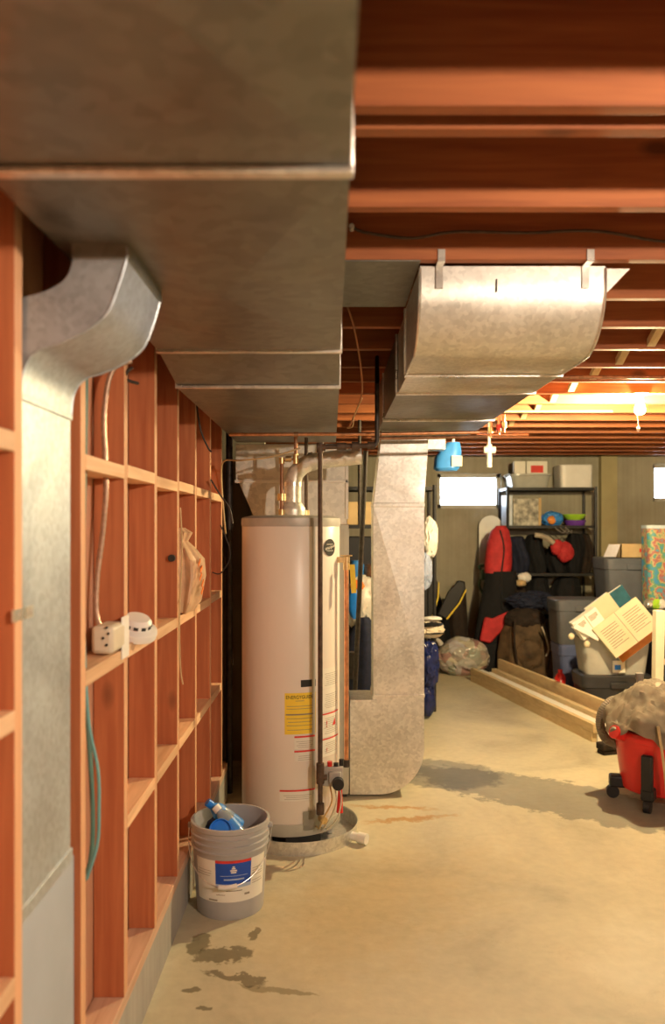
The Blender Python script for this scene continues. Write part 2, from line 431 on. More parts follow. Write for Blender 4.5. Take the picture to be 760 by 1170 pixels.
for i, (a, b_, c, d) in enumerate(wins):
    bm = BM(); t = .045
    box(bm, a, a+t, YB+.06, YB+.14, c, d); box(bm, b_-t, b_, YB+.06, YB+.14, c, d)
    box(bm, a, b_, YB+.06, YB+.14, c, c+t); box(bm, a, b_, YB+.06, YB+.14, d-t, d)
    box(bm, (a+b_)/2-.03, (a+b_)/2+.03, YB+.04, YB+.06, c+.01, c+.03)
    w = obj('window_%d' % (i+1), bm, 'winframe', kind='structure')
    obj('window_pane', bx(a+t, b_-t, YB+.095, YB+.10, c+t, d-t), 'glass', parent=w)
# partition along the left: concrete curb, sheathing behind the studs
WX = -.598; PE = 4.62
obj('trim_2', bx(WX-.16, WX-.002, YF, PE, 0, .179), 'curb', kind='structure', origin=False)
obj('wall_sheathing_left', bx(WX-.125, WX-.091, YF, PE, .179, ZC), 'sheath', kind='structure', origin=False)

obj('wall_added_blocker_left', bx(XL, -.45, 5.40, 5.50, 0, ZC), 'wall', kind='structure', origin=False)  # added wall, hides the lit far side so the gap left of the heater stays dark
# ------------------------------------------------------------------ stud wall
top('bottom_plate', bx(WX-.089, WX, YF, PE, .179, .217), 'plate', 'pale wooden bottom plate lying on the concrete curb under the studs', 'plate', bevel=.002)
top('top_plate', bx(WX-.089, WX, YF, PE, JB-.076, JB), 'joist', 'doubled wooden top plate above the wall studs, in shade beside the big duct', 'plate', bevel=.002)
SZ0, SZ1 = .217, JB-.076
sy = [-.90, -.50, -.09, .32, .70, 1.11, 1.51, 1.91, 2.31, 2.71, 3.11, 3.52, 3.95, 4.36]
slab = {1.51: 'red-brown wall stud at left edge, nearest one in view, before the flat wall duct',
        1.91: 'red-brown wall stud just past the flat grey wall duct',
        2.31: 'wall stud the metal outlet plate and smoke detector are fixed beside',
        2.71: 'wall stud just beyond the white smoke detector, fourth in view',
        3.11: 'wall stud with the tan plastic bag right behind it and a dark knot hole',
        3.52: 'wall stud just beyond the tan plastic bag',
        3.95: 'second to last wall stud before the water heater',
        4.36: 'last wall stud, beside the dark gap at the water heater'}
s0 = top('wall_stud', bx(WX-.089, WX, -.90, -.862, SZ0, SZ1), 'stud', 'wall stud beside the camera outside the picture', 'stud', 'wall studs', bevel=.002)
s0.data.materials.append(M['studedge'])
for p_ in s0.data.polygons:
    if p_.normal.x > .9: p_.material_index = 1  # front edge face takes the paler wood colour
for y in sy[1:]:
    dup(s0, (0, y-sy[0], 0), slab.get(y))
rows = [(.184, 'upper'), (-.345, 'middle'), (-.845, 'lower')]
r0 = None
for (h, rn) in rows:
    for k, (ya, yb) in enumerate(zip(sy, sy[1:])):
        if ya < .6 or ya == 1.51: continue
        if ya == 1.91 and rn == 'lower': continue
        lab = '%s row wooden cross block between the %s and %s studs in view' % (rn, ORD(max(0, k-6)), ORD(max(1, k-5))) if ya > 1.2 else '%s row wooden cross block at the left edge before the flat duct' % rn
        if ya < 1.0: continue
        dy = random.uniform(-.006, .006)
        bmk = bx(WX-.089, WX+.001, ya+.038, yb, HC+h-.038+dy, HC+h+dy)
        top('cross_block', bmk, 'rail', lab, 'block', 'cross blocks between studs', bevel=.002)
top('wood_block', bx(WX-.085, WX-.045, 1.95, 2.06, HC-.80, HC-.72), 'sheath', 'short pink wood scrap block nailed low behind the green cables', 'block', bevel=.002)

# ------------------------------------------------------------------ joists
jy = [-2.3, -1.9, -1.5, -1.1, -.7, -.29, .12, .32, .73, 1.14, 1.55, 1.64, 2.04, 2.44]
y = 2.85
while y < 9.2: jy.append(round(y, 3)); y += .406
j0 = top('ceiling_joist', bx(XL, XR, jy[0], jy[0]+.038, JB, ZC), 'joist', 'rough wood ceiling joist behind the camera', 'joist', 'ceiling joists', bevel=.003)
vis = [j for j in jy if j > 1.2]
for yj in jy[1:]:
    if yj in vis:
        i = vis.index(yj)
        lab = ['big foreground ceiling joist, topmost in the picture', 'second ceiling joist, set tight behind the topmost one', 'third ceiling joist from the top, before the sagging cable',
               'ceiling joist that the curved duct straps are nailed to'][i] if i < 4 else '%s bare wood ceiling joist from the top of the picture' % (ORD(i) if i < 20 else 'farthest')
    else: lab = 'rough wood ceiling joist behind the camera'
    dup(j0, (0, yj-jy[0], 0), lab)
# cross bridging
br = 0
for a, b_ in zip(vis[3:], vis[4:]):
    if br >= 12: break
    for s in (0, 1):
        bmk = BM()
        y0, y1 = a+.039, b_-.001; xo = 1.40+s*.05
        p = [(y0, JB+.01), (y0, JB+.045), (y1, JB+.225), (y1, JB+.19)] if s == 0 else [(y0, JB+.19), (y0, JB+.225), (y1, JB+.045), (y1, JB+.01)]
        prism(bmk, p, 'x', xo, xo+.038)
        top('bridging_strut', bmk, 'lumber', 'diagonal bridging strut %s in the %s joist bay behind the curved duct' % (('rising away', 'falling away')[s], ORD(br)), 'strut', 'cross bridging between joists')
    br += 1
# thin panning sheet closing one joist bay between the two ducts, and beyond the curved duct
top('panning_sheet', bx(.04, .275, 2.442, 2.95, JB-.004, JB-.001), 'duct', 'flat olive metal sheet nailed under the joists between the two ducts', 'sheet')
bm = BM()
prism(bm, [(.865, JB-.002), (.945, JB-.002), (.865, JB-.085)], 'y', 2.52, 2.56)
top('sheet_metal_gusset', bm, 'duct_bright', 'small bright triangular metal gusset beside the curved duct under the joist', 'gusset')

# ------------------------------------------------------------------ main trunk duct (left)
TX0, TX1, TT = -.545, .030, HC+.80
tr = T('trunk_duct', 'big dull galvanised trunk duct hanging over the left of the picture', 'duct', (-.26, 1.5, HC+.5))
def creased(x0, x1, y0, y1, zb, ztop, dip=.010, zb2=None):
    zb2 = zb if zb2 is None else zb2
    bm = BM()
    a = bm.verts.new((x0, y0, zb)); b = bm.verts.new((x1, y0, zb)); c = bm.verts.new((x1, y1, zb2)); d = bm.verts.new((x0, y1, zb2))
    m_ = bm.verts.new(((x0+x1)/2, (y0+y1)/2, (zb+zb2)/2-dip))
    A, B, CC, D = [bm.verts.new((x, yy, ztop)) for x, yy in ((x0, y0), (x1, y0), (x1, y1), (x0, y1))]
    for f in ((a, b, m_), (b, c, m_), (c, d, m_), (d, a, m_), (a, A, B, b), (b, B, CC, c), (c, CC, D, d), (d, D, A, a), (A, D, CC, B)): bm.faces.new(f)
    return bm
HB, HB2 = HC+.56, HC+.492
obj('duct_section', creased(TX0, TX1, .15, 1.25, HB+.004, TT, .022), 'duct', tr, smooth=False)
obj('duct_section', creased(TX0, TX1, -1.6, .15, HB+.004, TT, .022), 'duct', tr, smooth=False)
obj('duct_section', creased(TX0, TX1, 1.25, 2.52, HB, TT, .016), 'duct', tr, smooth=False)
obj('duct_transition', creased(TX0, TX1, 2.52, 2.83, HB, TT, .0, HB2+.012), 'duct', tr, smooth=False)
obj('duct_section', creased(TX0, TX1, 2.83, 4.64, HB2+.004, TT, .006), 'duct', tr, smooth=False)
def cleat(y, zb, w=.028, p=.009):
    bm = BM(); x0, x1 = TX0-.006, TX1+.006
    box(bm, x0, x1, y-w/2, y+w/2, zb-p, zb+.002)
    box(bm, x1-.008, x1, y-w/2, y+w/2, zb, TT); box(bm, x0, x0+.008, y-w/2, y+w/2, zb, TT)
    return bm
for yy, zb, w in ((1.25, HB, .026), (2.52, HB, .020), (2.83, HB2+.01, .016)):
    obj('seam_cleat', cleat(yy, zb, w), 'edge', tr, bevel=.002)
bm = BM(); box(bm, TX1-.001, TX1+.003, -.6, 4.6, HB2+.03, TT); 
# ------------------------------------------------------------------ stack duct in the wall, with its boot
st = T('wall_stack_duct', 'flat grey galvanised duct rising in the stud wall and curving into the trunk duct', 'duct', (-.64, 1.70, HC-.3))
Y0, Y1 = 1.560, 1.860
obj('stack', bx(-.684, -.606, Y0, Y1, HC-.75, HC+.256), 'stackduct', st, bevel=.003)
outer = [(-.398, .548), (-.399, .525), (-.415, .470), (-.437, .419), (-.477, .386), (-.533, .360), (-.572, .347), (-.598, .313), (-.606, .256)]
inner = [(-.684, .256), (-.684, .330), (-.672, .400), (-.640, .435), (-.611, .4475), (-.562, .461), (-.524, .482), (-.508, .509), (-.502, .548)]
def sm2(p): return [(v.x, v.y) for v in smoothpts([Vector((a, b, 0)) for a, b in p], 4)]
poly = [(x, HC+h) for x, h in sm2(outer)+sm2(inner)]
bm = BM(); prism(bm, poly, 'y', Y0, Y1); obj('elbow_boot', bm, 'stackduct', st)
bm = BM(); box(bm, -.506, -.394, Y0-.003, Y1+.004, HC+.525, HC+.56); obj('collar', bm, 'duct', st, bevel=.002)
bm = BM()
tube(bm, [(x, Y0-.001, HC+h) for x, h in outer], .0025, 6); obj('seam_bead', bm, 'stackduct', st); bm = BM(); tube(bm, [(x, Y1+.001, HC+h) for x, h in outer], .0025, 6)
obj('seam_bead', bm, 'stackduct', st)
bm = BM(); box(bm, -.688, -.602, Y0-.004, Y1+.004, HC-.775, HC-.745); obj('joint_band', bm, 'stackduct', st, bevel=.002); bm = BM(); box(bm, -.688, -.602, Y0-.003, Y1+.003, HC+.250, HC+.262); obj('joint_band', bm, 'stackduct', st, bevel=.002)
bm = BM(); box(bm, -.600, -.596, 1.500, 1.600, HC-.178, HC-.155); cyl(bm, (-.597, 1.525, HC-.166), (-.592, 1.525, HC-.166), .005, 10); cyl(bm, (-.597, 1.583, HC-.166), (-.592, 1.583, HC-.166), .005, 10)
obj('mounting_strap', bm, 'edge', st)
top('plaster_sheet', bx(-.680, -.612, 1.552, 1.905, .219, HC-.78), 'greypanel', 'smooth pale grey sheet standing in the stud bay under the flat wall duct', 'sheet', bevel=.002)

# ------------------------------------------------------------------ return duct (right): curved elbow and run
RX0, RX1 = .279, .857
rd = T('return_duct', 'bright galvanised duct with big rounded elbow hanging under the joists', 'duct', (.57, 3.6, HC+.57))
RB = HC+.57
arc = [(2.69-.2*math.cos(a), HC+.77-.2*math.sin(a)) for a in [i*PI/2/14 for i in range(15)]]
bm = BM(); prism(bm, [(2.49, JB-.004)]+arc+[(2.97, RB), (2.97, JB-.004)], 'x', RX0, RX1); obj('curved_elbow', bm, 'duct_bright', rd)
for xx in (RX0, RX1):
    bm = BM(); tube(bm, [(xx, yy-.0, zz) for yy, zz in [(2.49, JB-.01)]+arc[::2]+[(2.97, RB)]], .005, 6); obj('edge_bead', bm, 'edge', rd)
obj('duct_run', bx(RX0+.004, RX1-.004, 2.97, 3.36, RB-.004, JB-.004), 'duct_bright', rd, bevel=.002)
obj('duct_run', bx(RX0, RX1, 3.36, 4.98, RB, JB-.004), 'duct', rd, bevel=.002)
for yy in (2.97, 3.36, 4.2):
    bm = BM(); w = .012
    box(bm, RX0-.006, RX1+.006, yy-w, yy+w, RB-.011, RB+.001); box(bm, RX0-.008, RX0+.001, yy-w, yy+w, RB, JB-.006); box(bm, RX1-.001, RX1+.008, yy-w, yy+w, RB, JB-.006)
    obj('seam_cleat', bm, 'edge', rd, bevel=.002)
for px in (503, 671):
    X = (px-378)*2.47/F
    bm = BM(); box(bm, X-.010, X+.010, 2.474, 2.477, HC+.785, HC+.835) if False else box(bm, X-.011, X+.011, 2.4835, 2.4885, HC+.745, JB-.004)
    box(bm, X-.011, X+.011, 2.4385-.004, 2.4385, JB-.004, JB+.03); box(bm, X-.011, X+.011, 2.4345, 2.4885, JB-.007, JB-.0035)
    obj('hanger_strap', bm, 'edge', rd)
bm = BM(); box(bm, .515, .519, 2.486, 2.489, HC+.735, HC+.775); obj('dark_slot', bm, 'blackpipe', rd, 'narrow dark slot in the curved face')

# vertical drop to the furnace
dd = T('return_drop_duct', 'tall galvanised drop duct with rounded boot standing on the floor beside the furnace', 'duct', (.40, 4.8, 0))
DY0, DY1 = 4.68, 4.93
def hexa(bm, A, B, y0, y1):     # A: x0,x1,z at bottom; B at top
    v = [bm.verts.new(p) for p in ((A[0], y0, A[2]), (A[1], y0, A[2]), (A[1], y1, A[2]), (A[0], y1, A[2]), (B[0], y0, B[2]), (B[1], y0, B[2]), (B[1], y1, B[2]), (B[0], y1, B[2]))]
    for f in ((0,3,2,1), (4,5,6,7), (0,1,5,4), (1,2,6,5), (2,3,7,6), (3,0,4,7)): bm.faces.new([v[i] for i in f])
zj = HC+(603-577)*DY0/F; zk = HC-(795-603)*DY0/F
bm = BM(); hexa(bm, (.250, .548, zj), (.300, .578, RB), DY0, DY1); obj('angled_neck', bm, 'duct_bright', dd, smooth=False, bevel=.002)
bm = BM()
a = bm.verts.new((.250, DY0, zj)); b = bm.verts.new((.548, DY0, zj)); c = bm.verts.new((.548, DY0, zk)); d = bm.verts.new((.250, DY0, zk))
m_ = bm.verts.new((.41, DY0-.014, (zj+zk)/2))
A, B, CC, D = [bm.verts.new((x, DY1, z)) for x, z in ((.250, zj), (.548, zj), (.548, zk), (.250, zk))]
for f in ((a, m_, b), (b, m_, c), (c, m_, d), (d, m_, a), (a, A, D, d), (b, c, CC, B), (a, b, B, A), (d, D, CC, c), (A, B, CC, D)): bm.faces.new(f)
obj('drop_section', bm, 'duct_bright', dd, smooth=False)
pts = [(.112, .012)]+[(.548-.27+.27*math.sin(t), .012+.27-.27*math.cos(t)) for t in [i*PI/2/12 for i in range(13)]]+[(.548, zk), (.245, zk), (.245, zk-.03), (.112, zk-.03)]
bm = BM(); prism(bm, pts, 'y', DY0, DY1); obj('rounded_boot', bm, 'duct_bright', dd)
bm = BM(); box(bm, .247, .551, DY0-.005, DY1+.004, zj-.012, zj+.012); obj('joint_band', bm, 'duct_bright', dd, bevel=.003)
bm = BM(); box(bm, .247, .551, DY0-.005, DY1+.004, zk-.010, zk+.010); obj('joint_band', bm, 'duct_bright', dd, bevel=.003); bm = BM(); box(bm, .112, .27, DY0-.005, DY1+.02, zk-.038, zk-.022); obj('joint_band', bm, 'duct_bright', dd, bevel=.003)
bm = BM()
for zz in (.29, .35): box(bm, .116, .15, DY0-.004, DY0, zz, zz+.012)
obj('locking_tab', bm, 'edge', dd)

# ------------------------------------------------------------------ furnace with plenum, behind the heater
fu = T('furnace', 'tall pale grey furnace cabinet and plenum standing behind the water heater', 'furnace', (-.2, 5.0, 0))
M['furn'] = plain('furnace_paint', (.50, .49, .43), .45, .1, .05)
M['plen'] = galv('plenum_metal', .70, .5, (1, .97, .88), 40, .35)
M['vent'] = galv('vent_metal', .85, .35, (1, .98, .90), 50, .5)
obj('cabinet', bx(-.43, .105, 4.66, 5.35, .02, HC+.02), 'furn', fu, bevel=.004)
obj('base_rail', bx(-.42, .095, 4.68, 5.33, 0, .02), 'blackpipe', fu)
bm = BM(); hexa(bm, (-.43, .095, HC+.02), (-.54, .095, HC+.27), 4.66, 5.33); obj('plenum_neck', bm, 'plen', fu, smooth=False, bevel=.003)
obj('plenum', bx(-.555, .095, 4.655, 5.35, HC+.27, HC+.488), 'plen', fu, bevel=.003)
bm = BM(); box(bm, -.56, .100, 4.648, 4.66, HC+.262, HC+.280); box(bm, .085, .103, 4.648, 4.66, HC+.05, HC+.36); obj('plenum_flange', bm, 'white', fu, bevel=.002)
bm = BM(); box(bm, .075, .106, 4.652, 4.66, .05, HC-.02); obj('corner_trim', bm, 'furn', fu)

# ------------------------------------------------------------------ water heater
TC = (-.206, 4.13); TR = .252
wh = T('water_heater', 'tall cream cylindrical gas water heater standing in a drain pan', 'water heater', (TC[0], TC[1], .02))
zb, zt = .075, HC+.052
bm = BM(); lathe(bm, [(0, zb), (TR-.006, zb), (TR, zb+.01), (TR, zt-.045), (TR-.001, zt-.043)], (*TC, 0), 72); 
bm2 = BM(); lathe(bm2, [(TR+.002, zt-.045), (TR+.004, zt-.03), (TR+.003, zt-.004), (TR-.006, zt+.002), (TR-.05, zt+.010), (0, zt+.016)], (*TC, 0), 72)
tank = obj('tank_jacket', bm, 'tank', wh); obj('top_cap', bm2, 'tanktop', wh)
bm = BM(); lathe(bm, [(TR+.0025, zb-.002), (TR+.0035, zb+.0), (TR+.0035, zb+.055), (TR+.001, zb+.058)], (*TC, 0), 72); obj('base_ring', bm, 'furn', wh)
bm = BM(); lathe(bm, [(0, .03), (.18, .02), (.19, zb+.01), (0, zb+.01)], (*TC, 0), 48); obj('burner_base', bm, 'black', wh)
for k in range(3):
    an = PI/2+.5+k*2*PI/3
    bm = BM(); cyl(bm, (TC[0]+.2*math.cos(an), TC[1]+.2*math.sin(an), .005), (TC[0]+.2*math.cos(an), TC[1]+.2*math.sin(an), zb+.01), .02, 12); obj('leg', bm, 'tanktop', wh)
# jacket seam strip and labels
def W(px): return math.asin(max(-1, min(1, (px-332.5)/56.5)))
def H(py, d=3.9): return HC-(py-603)*d/F
bm = BM(); wpatch(bm, *TC, TR+.0015, W(358), W(361.5), zb+.06, zt-.045, 2); obj('jacket_seam', bm, 'furn', wh)
bm = BM(); wpatch(bm, *TC, TR+.001, W(328.5), W(362), H(838), H(791)); yl = obj('energy_label', bm, 'yellow', wh, 'yellow energy sticker')
obj('lettering', text_wrap('ENERGYGUIDE', .024, *TC, TR+.0012, W(345), H(796), sx=.86), 'blackink', yl)
bm = BM()
for py, w0 in ((800, .3), (806, .9), (809, .9), (815.5, .95), (820, .9), (824, .8), (828, .9), (833, .85)):
    mid = W(345); half = (W(361)-W(330))/2*w0; th = .0035 if py == 815.5 else .0012
    wpatch(bm, *TC, TR+.002, mid-half, mid+half, H(py)-th, H(py)+th, 6)
obj('printed_lines', bm, M['orangeink'] if False else 'ink', yl)
bm = BM(); wpatch(bm, *TC, TR+.001, W(346), W(362), H(784.5), H(776.5)); pl_ = obj('rating_plate', bm, 'blackink', wh, 'small dark plate above the yellow sticker')
def warn(a, b_, y0, y1, red=True, rh=2.0):
    bm = BM(); wpatch(bm, *TC, TR+.001, a, b_, H(y1), H(y0)); w = obj('warning_label', bm, 'paper', wh)
    if red:
        bm = BM(); wpatch(bm, *TC, TR+.002, a, b_, H(y0+rh), H(y0)); obj('red_band', bm, 'redink', w)
    bm = BM(); n = int((y1-y0)//2.4)
    for i in range(2, n):
        hw = (b_-a)*.42*random.uniform(.7, 1); wpatch(bm, *TC, TR+.002, (a+b_)/2-hw, (a+b_)/2+hw, H(y0+rh+i*2.2)-.0008, H(y0+rh+i*2.2)+.0008, 4)
    if n > 2: obj('printed_lines', bm, 'ink', w)
    return w
warn(W(339), W(361), 840, 855); warn(W(339), W(361), 856.5, 869); warn(W(323), W(361), 901, 914)
warn(W(369), W(386.5), 766, 789, False); warn(W(369), W(386.5), 790, 816, False)
w1 = warn(W(369), W(386.5), 818, 846, True, 1.6); w2 = warn(W(369), W(386.5), 847, 868, True, 1.6)
obj('flame_symbol', text_wrap('!', .045, *TC, TR+.003, W(374), H(831)), 'redink', w1)
bm = BM()
zz = H(831); a0 = W(381); v = [(a0-.03, zz-.012), (a0+.09, zz-.012), (a0+.06, zz+.022)]
bm.faces.new([bm.verts.new((TC[0]+(TR+.003)*math.sin(a), TC[1]-(TR+.003)*math.cos(a), z)) for a, z in v]); obj('warning_triangle', bm, 'redink', w1)
obj('flame_symbol', text_wrap('!', .030, *TC, TR+.003, W(374), H(861)), 'redink', w2)
# round logo badge
lc = W(377.5); lz = H(626)
bm = BM(); n = 28
cv = bm.verts.new((TC[0]+(TR+.0025)*math.sin(lc), TC[1]-(TR+.0025)*math.cos(lc), lz)); ring = []
for i in range(n):
    a = lc+.18*math.cos(2*PI*i/n); z = lz+.043*math.sin(2*PI*i/n); ring.append(bm.verts.new((TC[0]+(TR+.0022)*math.sin(a), TC[1]-(TR+.0022)*math.cos(a), z)))
for i in range(n): bm.faces.new([cv, ring[i], ring[(i+1) % n]])
lg = obj('logo_badge', bm, 'blackink', wh, 'round black maker badge with pale script writing')
obj('lettering', text_wrap('Whirlpool', .020, *TC, TR+.003, lc, lz, .4, .25), 'paper', lg)
bm = BM()
for s in (-1, 1): wpatch(bm, *TC, TR+.003, lc-.10, lc+.10, lz+s*.016-.001, lz+s*.016+.001, 4)
obj('swoosh', bm, 'paper', lg)
# access door, flue collar
bm = BM(); wpatch(bm, *TC, TR+.006, W(348), W(366), H(948), H(926)); bmesh.ops.solidify(bm, geom=bm.faces[:], thickness=-.006); obj('access_door', bm, 'furn', wh, bevel=.001)
bm = BM(); wpatch(bm, *TC, TR+.005, W(330), W(367), zb+.005-.06, zb-.0)
obj('burner_opening', bm, 'black', wh, 'dark burner opening under the jacket')
bm = BM(); wpatch(bm, *TC, TR+.001, W(334), W(345), H(944.5), H(941)); obj('jacket_plate', bm, 'tanktop', wh)
# gas control valve, thermostat knob, burner tubes
gx, gy, gz = .005, 3.86, HC-(888-603)*3.86/F
bm = BM(); box(bm, gx-.045, gx+.055, gy-.035, gy+.045, gz-.035, gz+.06); box(bm, gx-.015, gx+.045, gy-.05, gy-.03, gz-.02, gz+.04); gv = obj('gas_valve', bm, 'tanktop', wh, bevel=.006)
bm = BM(); cyl(bm, (gx+.03, gy-.085, gz-.01), (gx+.03, gy-.045, gz-.01), .028, 24); obj('dial', bm, 'black', gv)
bm = BM(); cyl(bm, (gx-.01, gy-.02, gz+.06), (gx-.01, gy-.02, gz+.082), .012, 16); obj('reset_button', bm, 'redplastic', gv, 'red button')
bm = BM(); cyl(bm, (gx+.02, gy-.02, gz+.06), (gx+.02, gy-.02, gz+.076), .011, 16); cyl(bm, (gx+.046, gy-.01, gz+.06), (gx+.046, gy-.01, gz+.09), .011, 16); obj('pilot_button', bm, 'black', gv)
bm = BM(); cyl(bm, (gx-.045, gy, gz+.0), (gx-.075, gy, gz+.0), .016, 14); cyl(bm, (gx-.02, gy, gz), (gx-.02, gy+.15, gz), .02, 14); obj('gas_union', bm, 'brass', gv)
for q, (dx, dz) in enumerate(((-.01, 0), (.012, .01), (.035, .0))):
    bm = BM(); tube(bm, [(gx+dx, gy-.01, gz-.03), (gx+dx+.01, gy-.05, gz-.10), (gx+dx-.03+.01*q, gy-.05, gz-.18), (gx-.06+.02*q, gy-.02, gz-.24), (gx-.075+.02*q, gy+.035, gz-.25)], .004, 8)
    obj('burner_tube', bm, 'edge' if q else 'brass', wh)
bm = BM(); cyl(bm, (gx+.012, gy-.01, gz-.36), (gx+.012, gy-.01, gz-.26), .0, 6) if False else cyl(bm, (TC[0]+.16, 3.895, .16), (TC[0]+.175, 3.86, .16), .018, 16); obj('drain_valve', bm, 'brass', wh)
# T&P valve with copper discharge pipe and tag
tx, ty = .080, 4.06; tz = H(640, ty)
bm = BM(); box(bm, tx-.05, tx+.014, ty-.014, ty+.014, tz-.012, tz+.016); cyl(bm, (tx, ty, tz-.05), (tx, ty, tz+.02), .017, 16); box(bm, tx-.03, tx+.03, ty-.006, ty+.006, tz+.02, tz+.026)
tp = obj('relief_valve', bm, 'brass', wh, bevel=.002)
bm = BM(); cyl(bm, (tx, ty, H(872, ty)), (tx, ty, tz-.04), .0115, 16); obj('discharge_pipe', bm, 'copper', wh, 'bright copper pipe down the right side')
bm = BM(); obox(bm, (tx+.033, ty-.02, H(661, ty)), (.026, .0015, .145), Matrix.Rotation(-.06, 3, 'Y')); obj('hang_tag', bm, 'yellow', tp, 'long yellow hang tag')
bm = BM(); cyl(bm, (tx, ty, H(876, ty)), (tx, ty, H(868, ty)), .017, 16); obj('pipe_fitting', bm, 'blackpipe', wh)
bm = BM(); tube(bm, [(tx-.033, 3.93, H(898, 3.93)), (tx-.036, 3.93, H(928, 3.93))], lambda t: .009+.008*t, 14, False, 1); obj('red_cap', bm, 'redplastic', wh, 'red plastic cap')
# flue
fx, fy = -.195, 4.10; r = .044
bm = BM(); lathe(bm, [(.062, zt+.005), (.066, zt+.035), (.064, zt+.05), (.045, zt+.078), (.042, zt+.078)], (fx, fy, 0), 36)
for q in range(4):
    an = q*PI/2+.4; cyl(bm, (fx+.06*math.cos(an), fy+.06*math.sin(an), zt), (fx+.06*math.cos(an), fy+.06*math.sin(an), zt+.02), .004, 6)
obj('draft_hood', bm, 'vent', wh)
vp = T('vent_pipe', 'shiny galvanised vent pipe with segmented elbow rising from the water heater top', 'pipe', (fx, fy, zt+.07))
e0 = Vector((fx, fy, zt+.17)); 
path = [Vector((fx, fy, zt+.07)), e0, Vector((fx+.012, fy-.002, e0.z+.055)), Vector((fx+.05, fy-.006, e0.z+.095)), Vector((fx+.10, fy-.01, e0.z+.118))]
bm = BM(); tube(bm, path, r, 28, False); obj('elbow', bm, 'vent', vp)
pe = Vector(((412-378)*4.1/F, 4.08, HC+(603-521)*4.08/F))
bm = BM(); tube(bm, [path[-1], pe], r-.001, 28, False); cyl(bm, pe-Vector((.035, 0, 0)), pe+Vector((.004, 0, .001)), r+.002, 28); obj('pipe_run', bm, 'vent', vp)
bm = BM(); cyl(bm, path[-1]-Vector((.012, 0, .003)), path[-1]+Vector((.012, 0, .003)), r+.004, 28); obj('joint_band', bm, 'edge', vp); bm = BM(); cyl(bm, e0-Vector((0, 0, .01)), e0+Vector((0, 0, .01)), r+.003, 28); obj('joint_band', bm, 'edge', vp); bm = BM()
cyl(bm, pe+Vector((-.09, 0, 0)), pe+Vector((-.075, 0, 0)), r+.002, 28)
obj('joint_band', bm, 'edge', vp)
# hot and cold water pipes
def pipe(name, pts, r, mat, label, fits=(), fmat='brass', smooth=False):
    t = T(name, label, 'pipe', pts[0])
    bm = BM(); tube(bm, pts, r, 14, smooth); obj('pipe_length', bm, mat, t)
    for (a, b_, rr) in fits:
        bm = BM(); cyl(bm, a, b_, rr, 16); obj('fitting', bm, fmat, t)
    return t
wy = 4.04
q0 = P(322, 588, wy); q1 = P(322, 527, wy); q2 = P(338, 524, wy); q3 = P(338, 499, wy)
pipe('water_pipe', [q0, q1, q2, q3], .010, 'copperold', 'old copper water pipe bending left up from the heater top with brass union',
     [(P(322, 590, wy), P(322, 582, wy), .016), (P(322, 572, wy), P(322, 564, wy), .021), (P(322, 530, wy), P(322, 523, wy), .015), (P(326, 524.5, wy), P(333, 524.5, wy), .015), (P(338, 530, wy), P(338, 519, wy), .014)])
pipe('water_pipe', [P(350, 588, 4.2), P(350, 500, 4.2)], .010, 'brownpipe', 'thin dark water pipe rising behind the vent pipe elbow', [(P(350, 590, 4.2), P(350, 583, 4.2), .017)])
# main copper lines below the trunk duct
cy = 3.92
pipe('copper_pipe', [P(262, 496.5, cy), P(420, 496, cy), P(548, 494, cy)], .0085, 'copper', 'long horizontal copper pipe crossing under both ducts above the water heater',
     [(P(336, 496.5, cy), P(341, 496.5, cy), .013), (P(430, 496, cy), P(436, 496, cy), .013)], 'copperold')
pipe('copper_pipe', [P(425, 501, 4.5), P(548, 499, 4.5), P(556, 499, 4.5)], .010, 'copperold', 'second lower copper pipe running in front of the drop duct top')
for k, px in enumerate((561, 570, 576)):
    pipe('copper_riser', [P(px, 500-k*3, 4.9), P(px, 470+k*2, 4.9)], .009, 'copper', '%s of three short copper risers at the end of the long pipe' % ('leftmost', 'middle', 'rightmost')[k],
         [(P(px, 495-k*3, 4.9), P(px, 488-k*3, 4.9), .016)], 'redplastic' if k == 1 else 'brass')
pipe('copper_pipe', [P(545, 497, 4.9), P(604, 497, 4.9)], .008, 'copper', 'short copper pipe end past the three risers')
# gas line
gy_ = 3.80
g = T('gas_pipe', 'thin dark iron gas pipe running straight down in front of the water heater', 'pipe', P(366, 925, gy_))
bm = BM(); cyl(bm, P(366, 926, gy_), P(366, 512, gy_), .0115, 16); obj('riser', bm, 'brownpipe', g)
bm = BM(); cyl(bm, P(364, 511, gy_), P(428, 509, gy_), .0115, 16); obj('cross_run', bm, 'brownpipe', g)
for a, b_, rr in (((366, 517), (366, 506), .018), ((362, 511), (372, 511), .018), ((385, 510), (396, 510), .018), ((402, 510), (411, 510), .022), ((420, 509), (428, 509), .018), ((366, 872), (366, 895), .019), ((366, 918), (366, 930), .019), ((368, 888), (374, 888), .014)):
    bm = BM(); cyl(bm, P(a[0], a[1], gy_), P(b_[0], b_[1], gy_), rr, 16); obj('fitting', bm, 'brownpipe', g)
bm = BM(); tube(bm, [P(427, 510, gy_), P(431, 505, gy_), P(431, 440, gy_), P(431, 395, gy_+.4)], .011, 12, False); obj('upper_riser', bm, 'blackpipe', g)
# pole behind
bm = BM(); cyl(bm, (P(402, 790, 5.3).x, 5.3, .02), P(418, 515, 5.0), .016, 14); cyl(bm, P(403, 745, 5.26), P(402, 775, 5.28), .024, 14)
top('black_pole', bm, 'blackpipe', 'slim black pole leaning between the furnace and the drop duct', 'pole')
bm = BM(); cyl(bm, P(411, 600, 6.0), P(411, 480, 6.0), .014, 10); top('black_pipe', bm, 'blackpipe', 'short black vertical pipe in the dark gap behind the leaning pole', 'pipe')

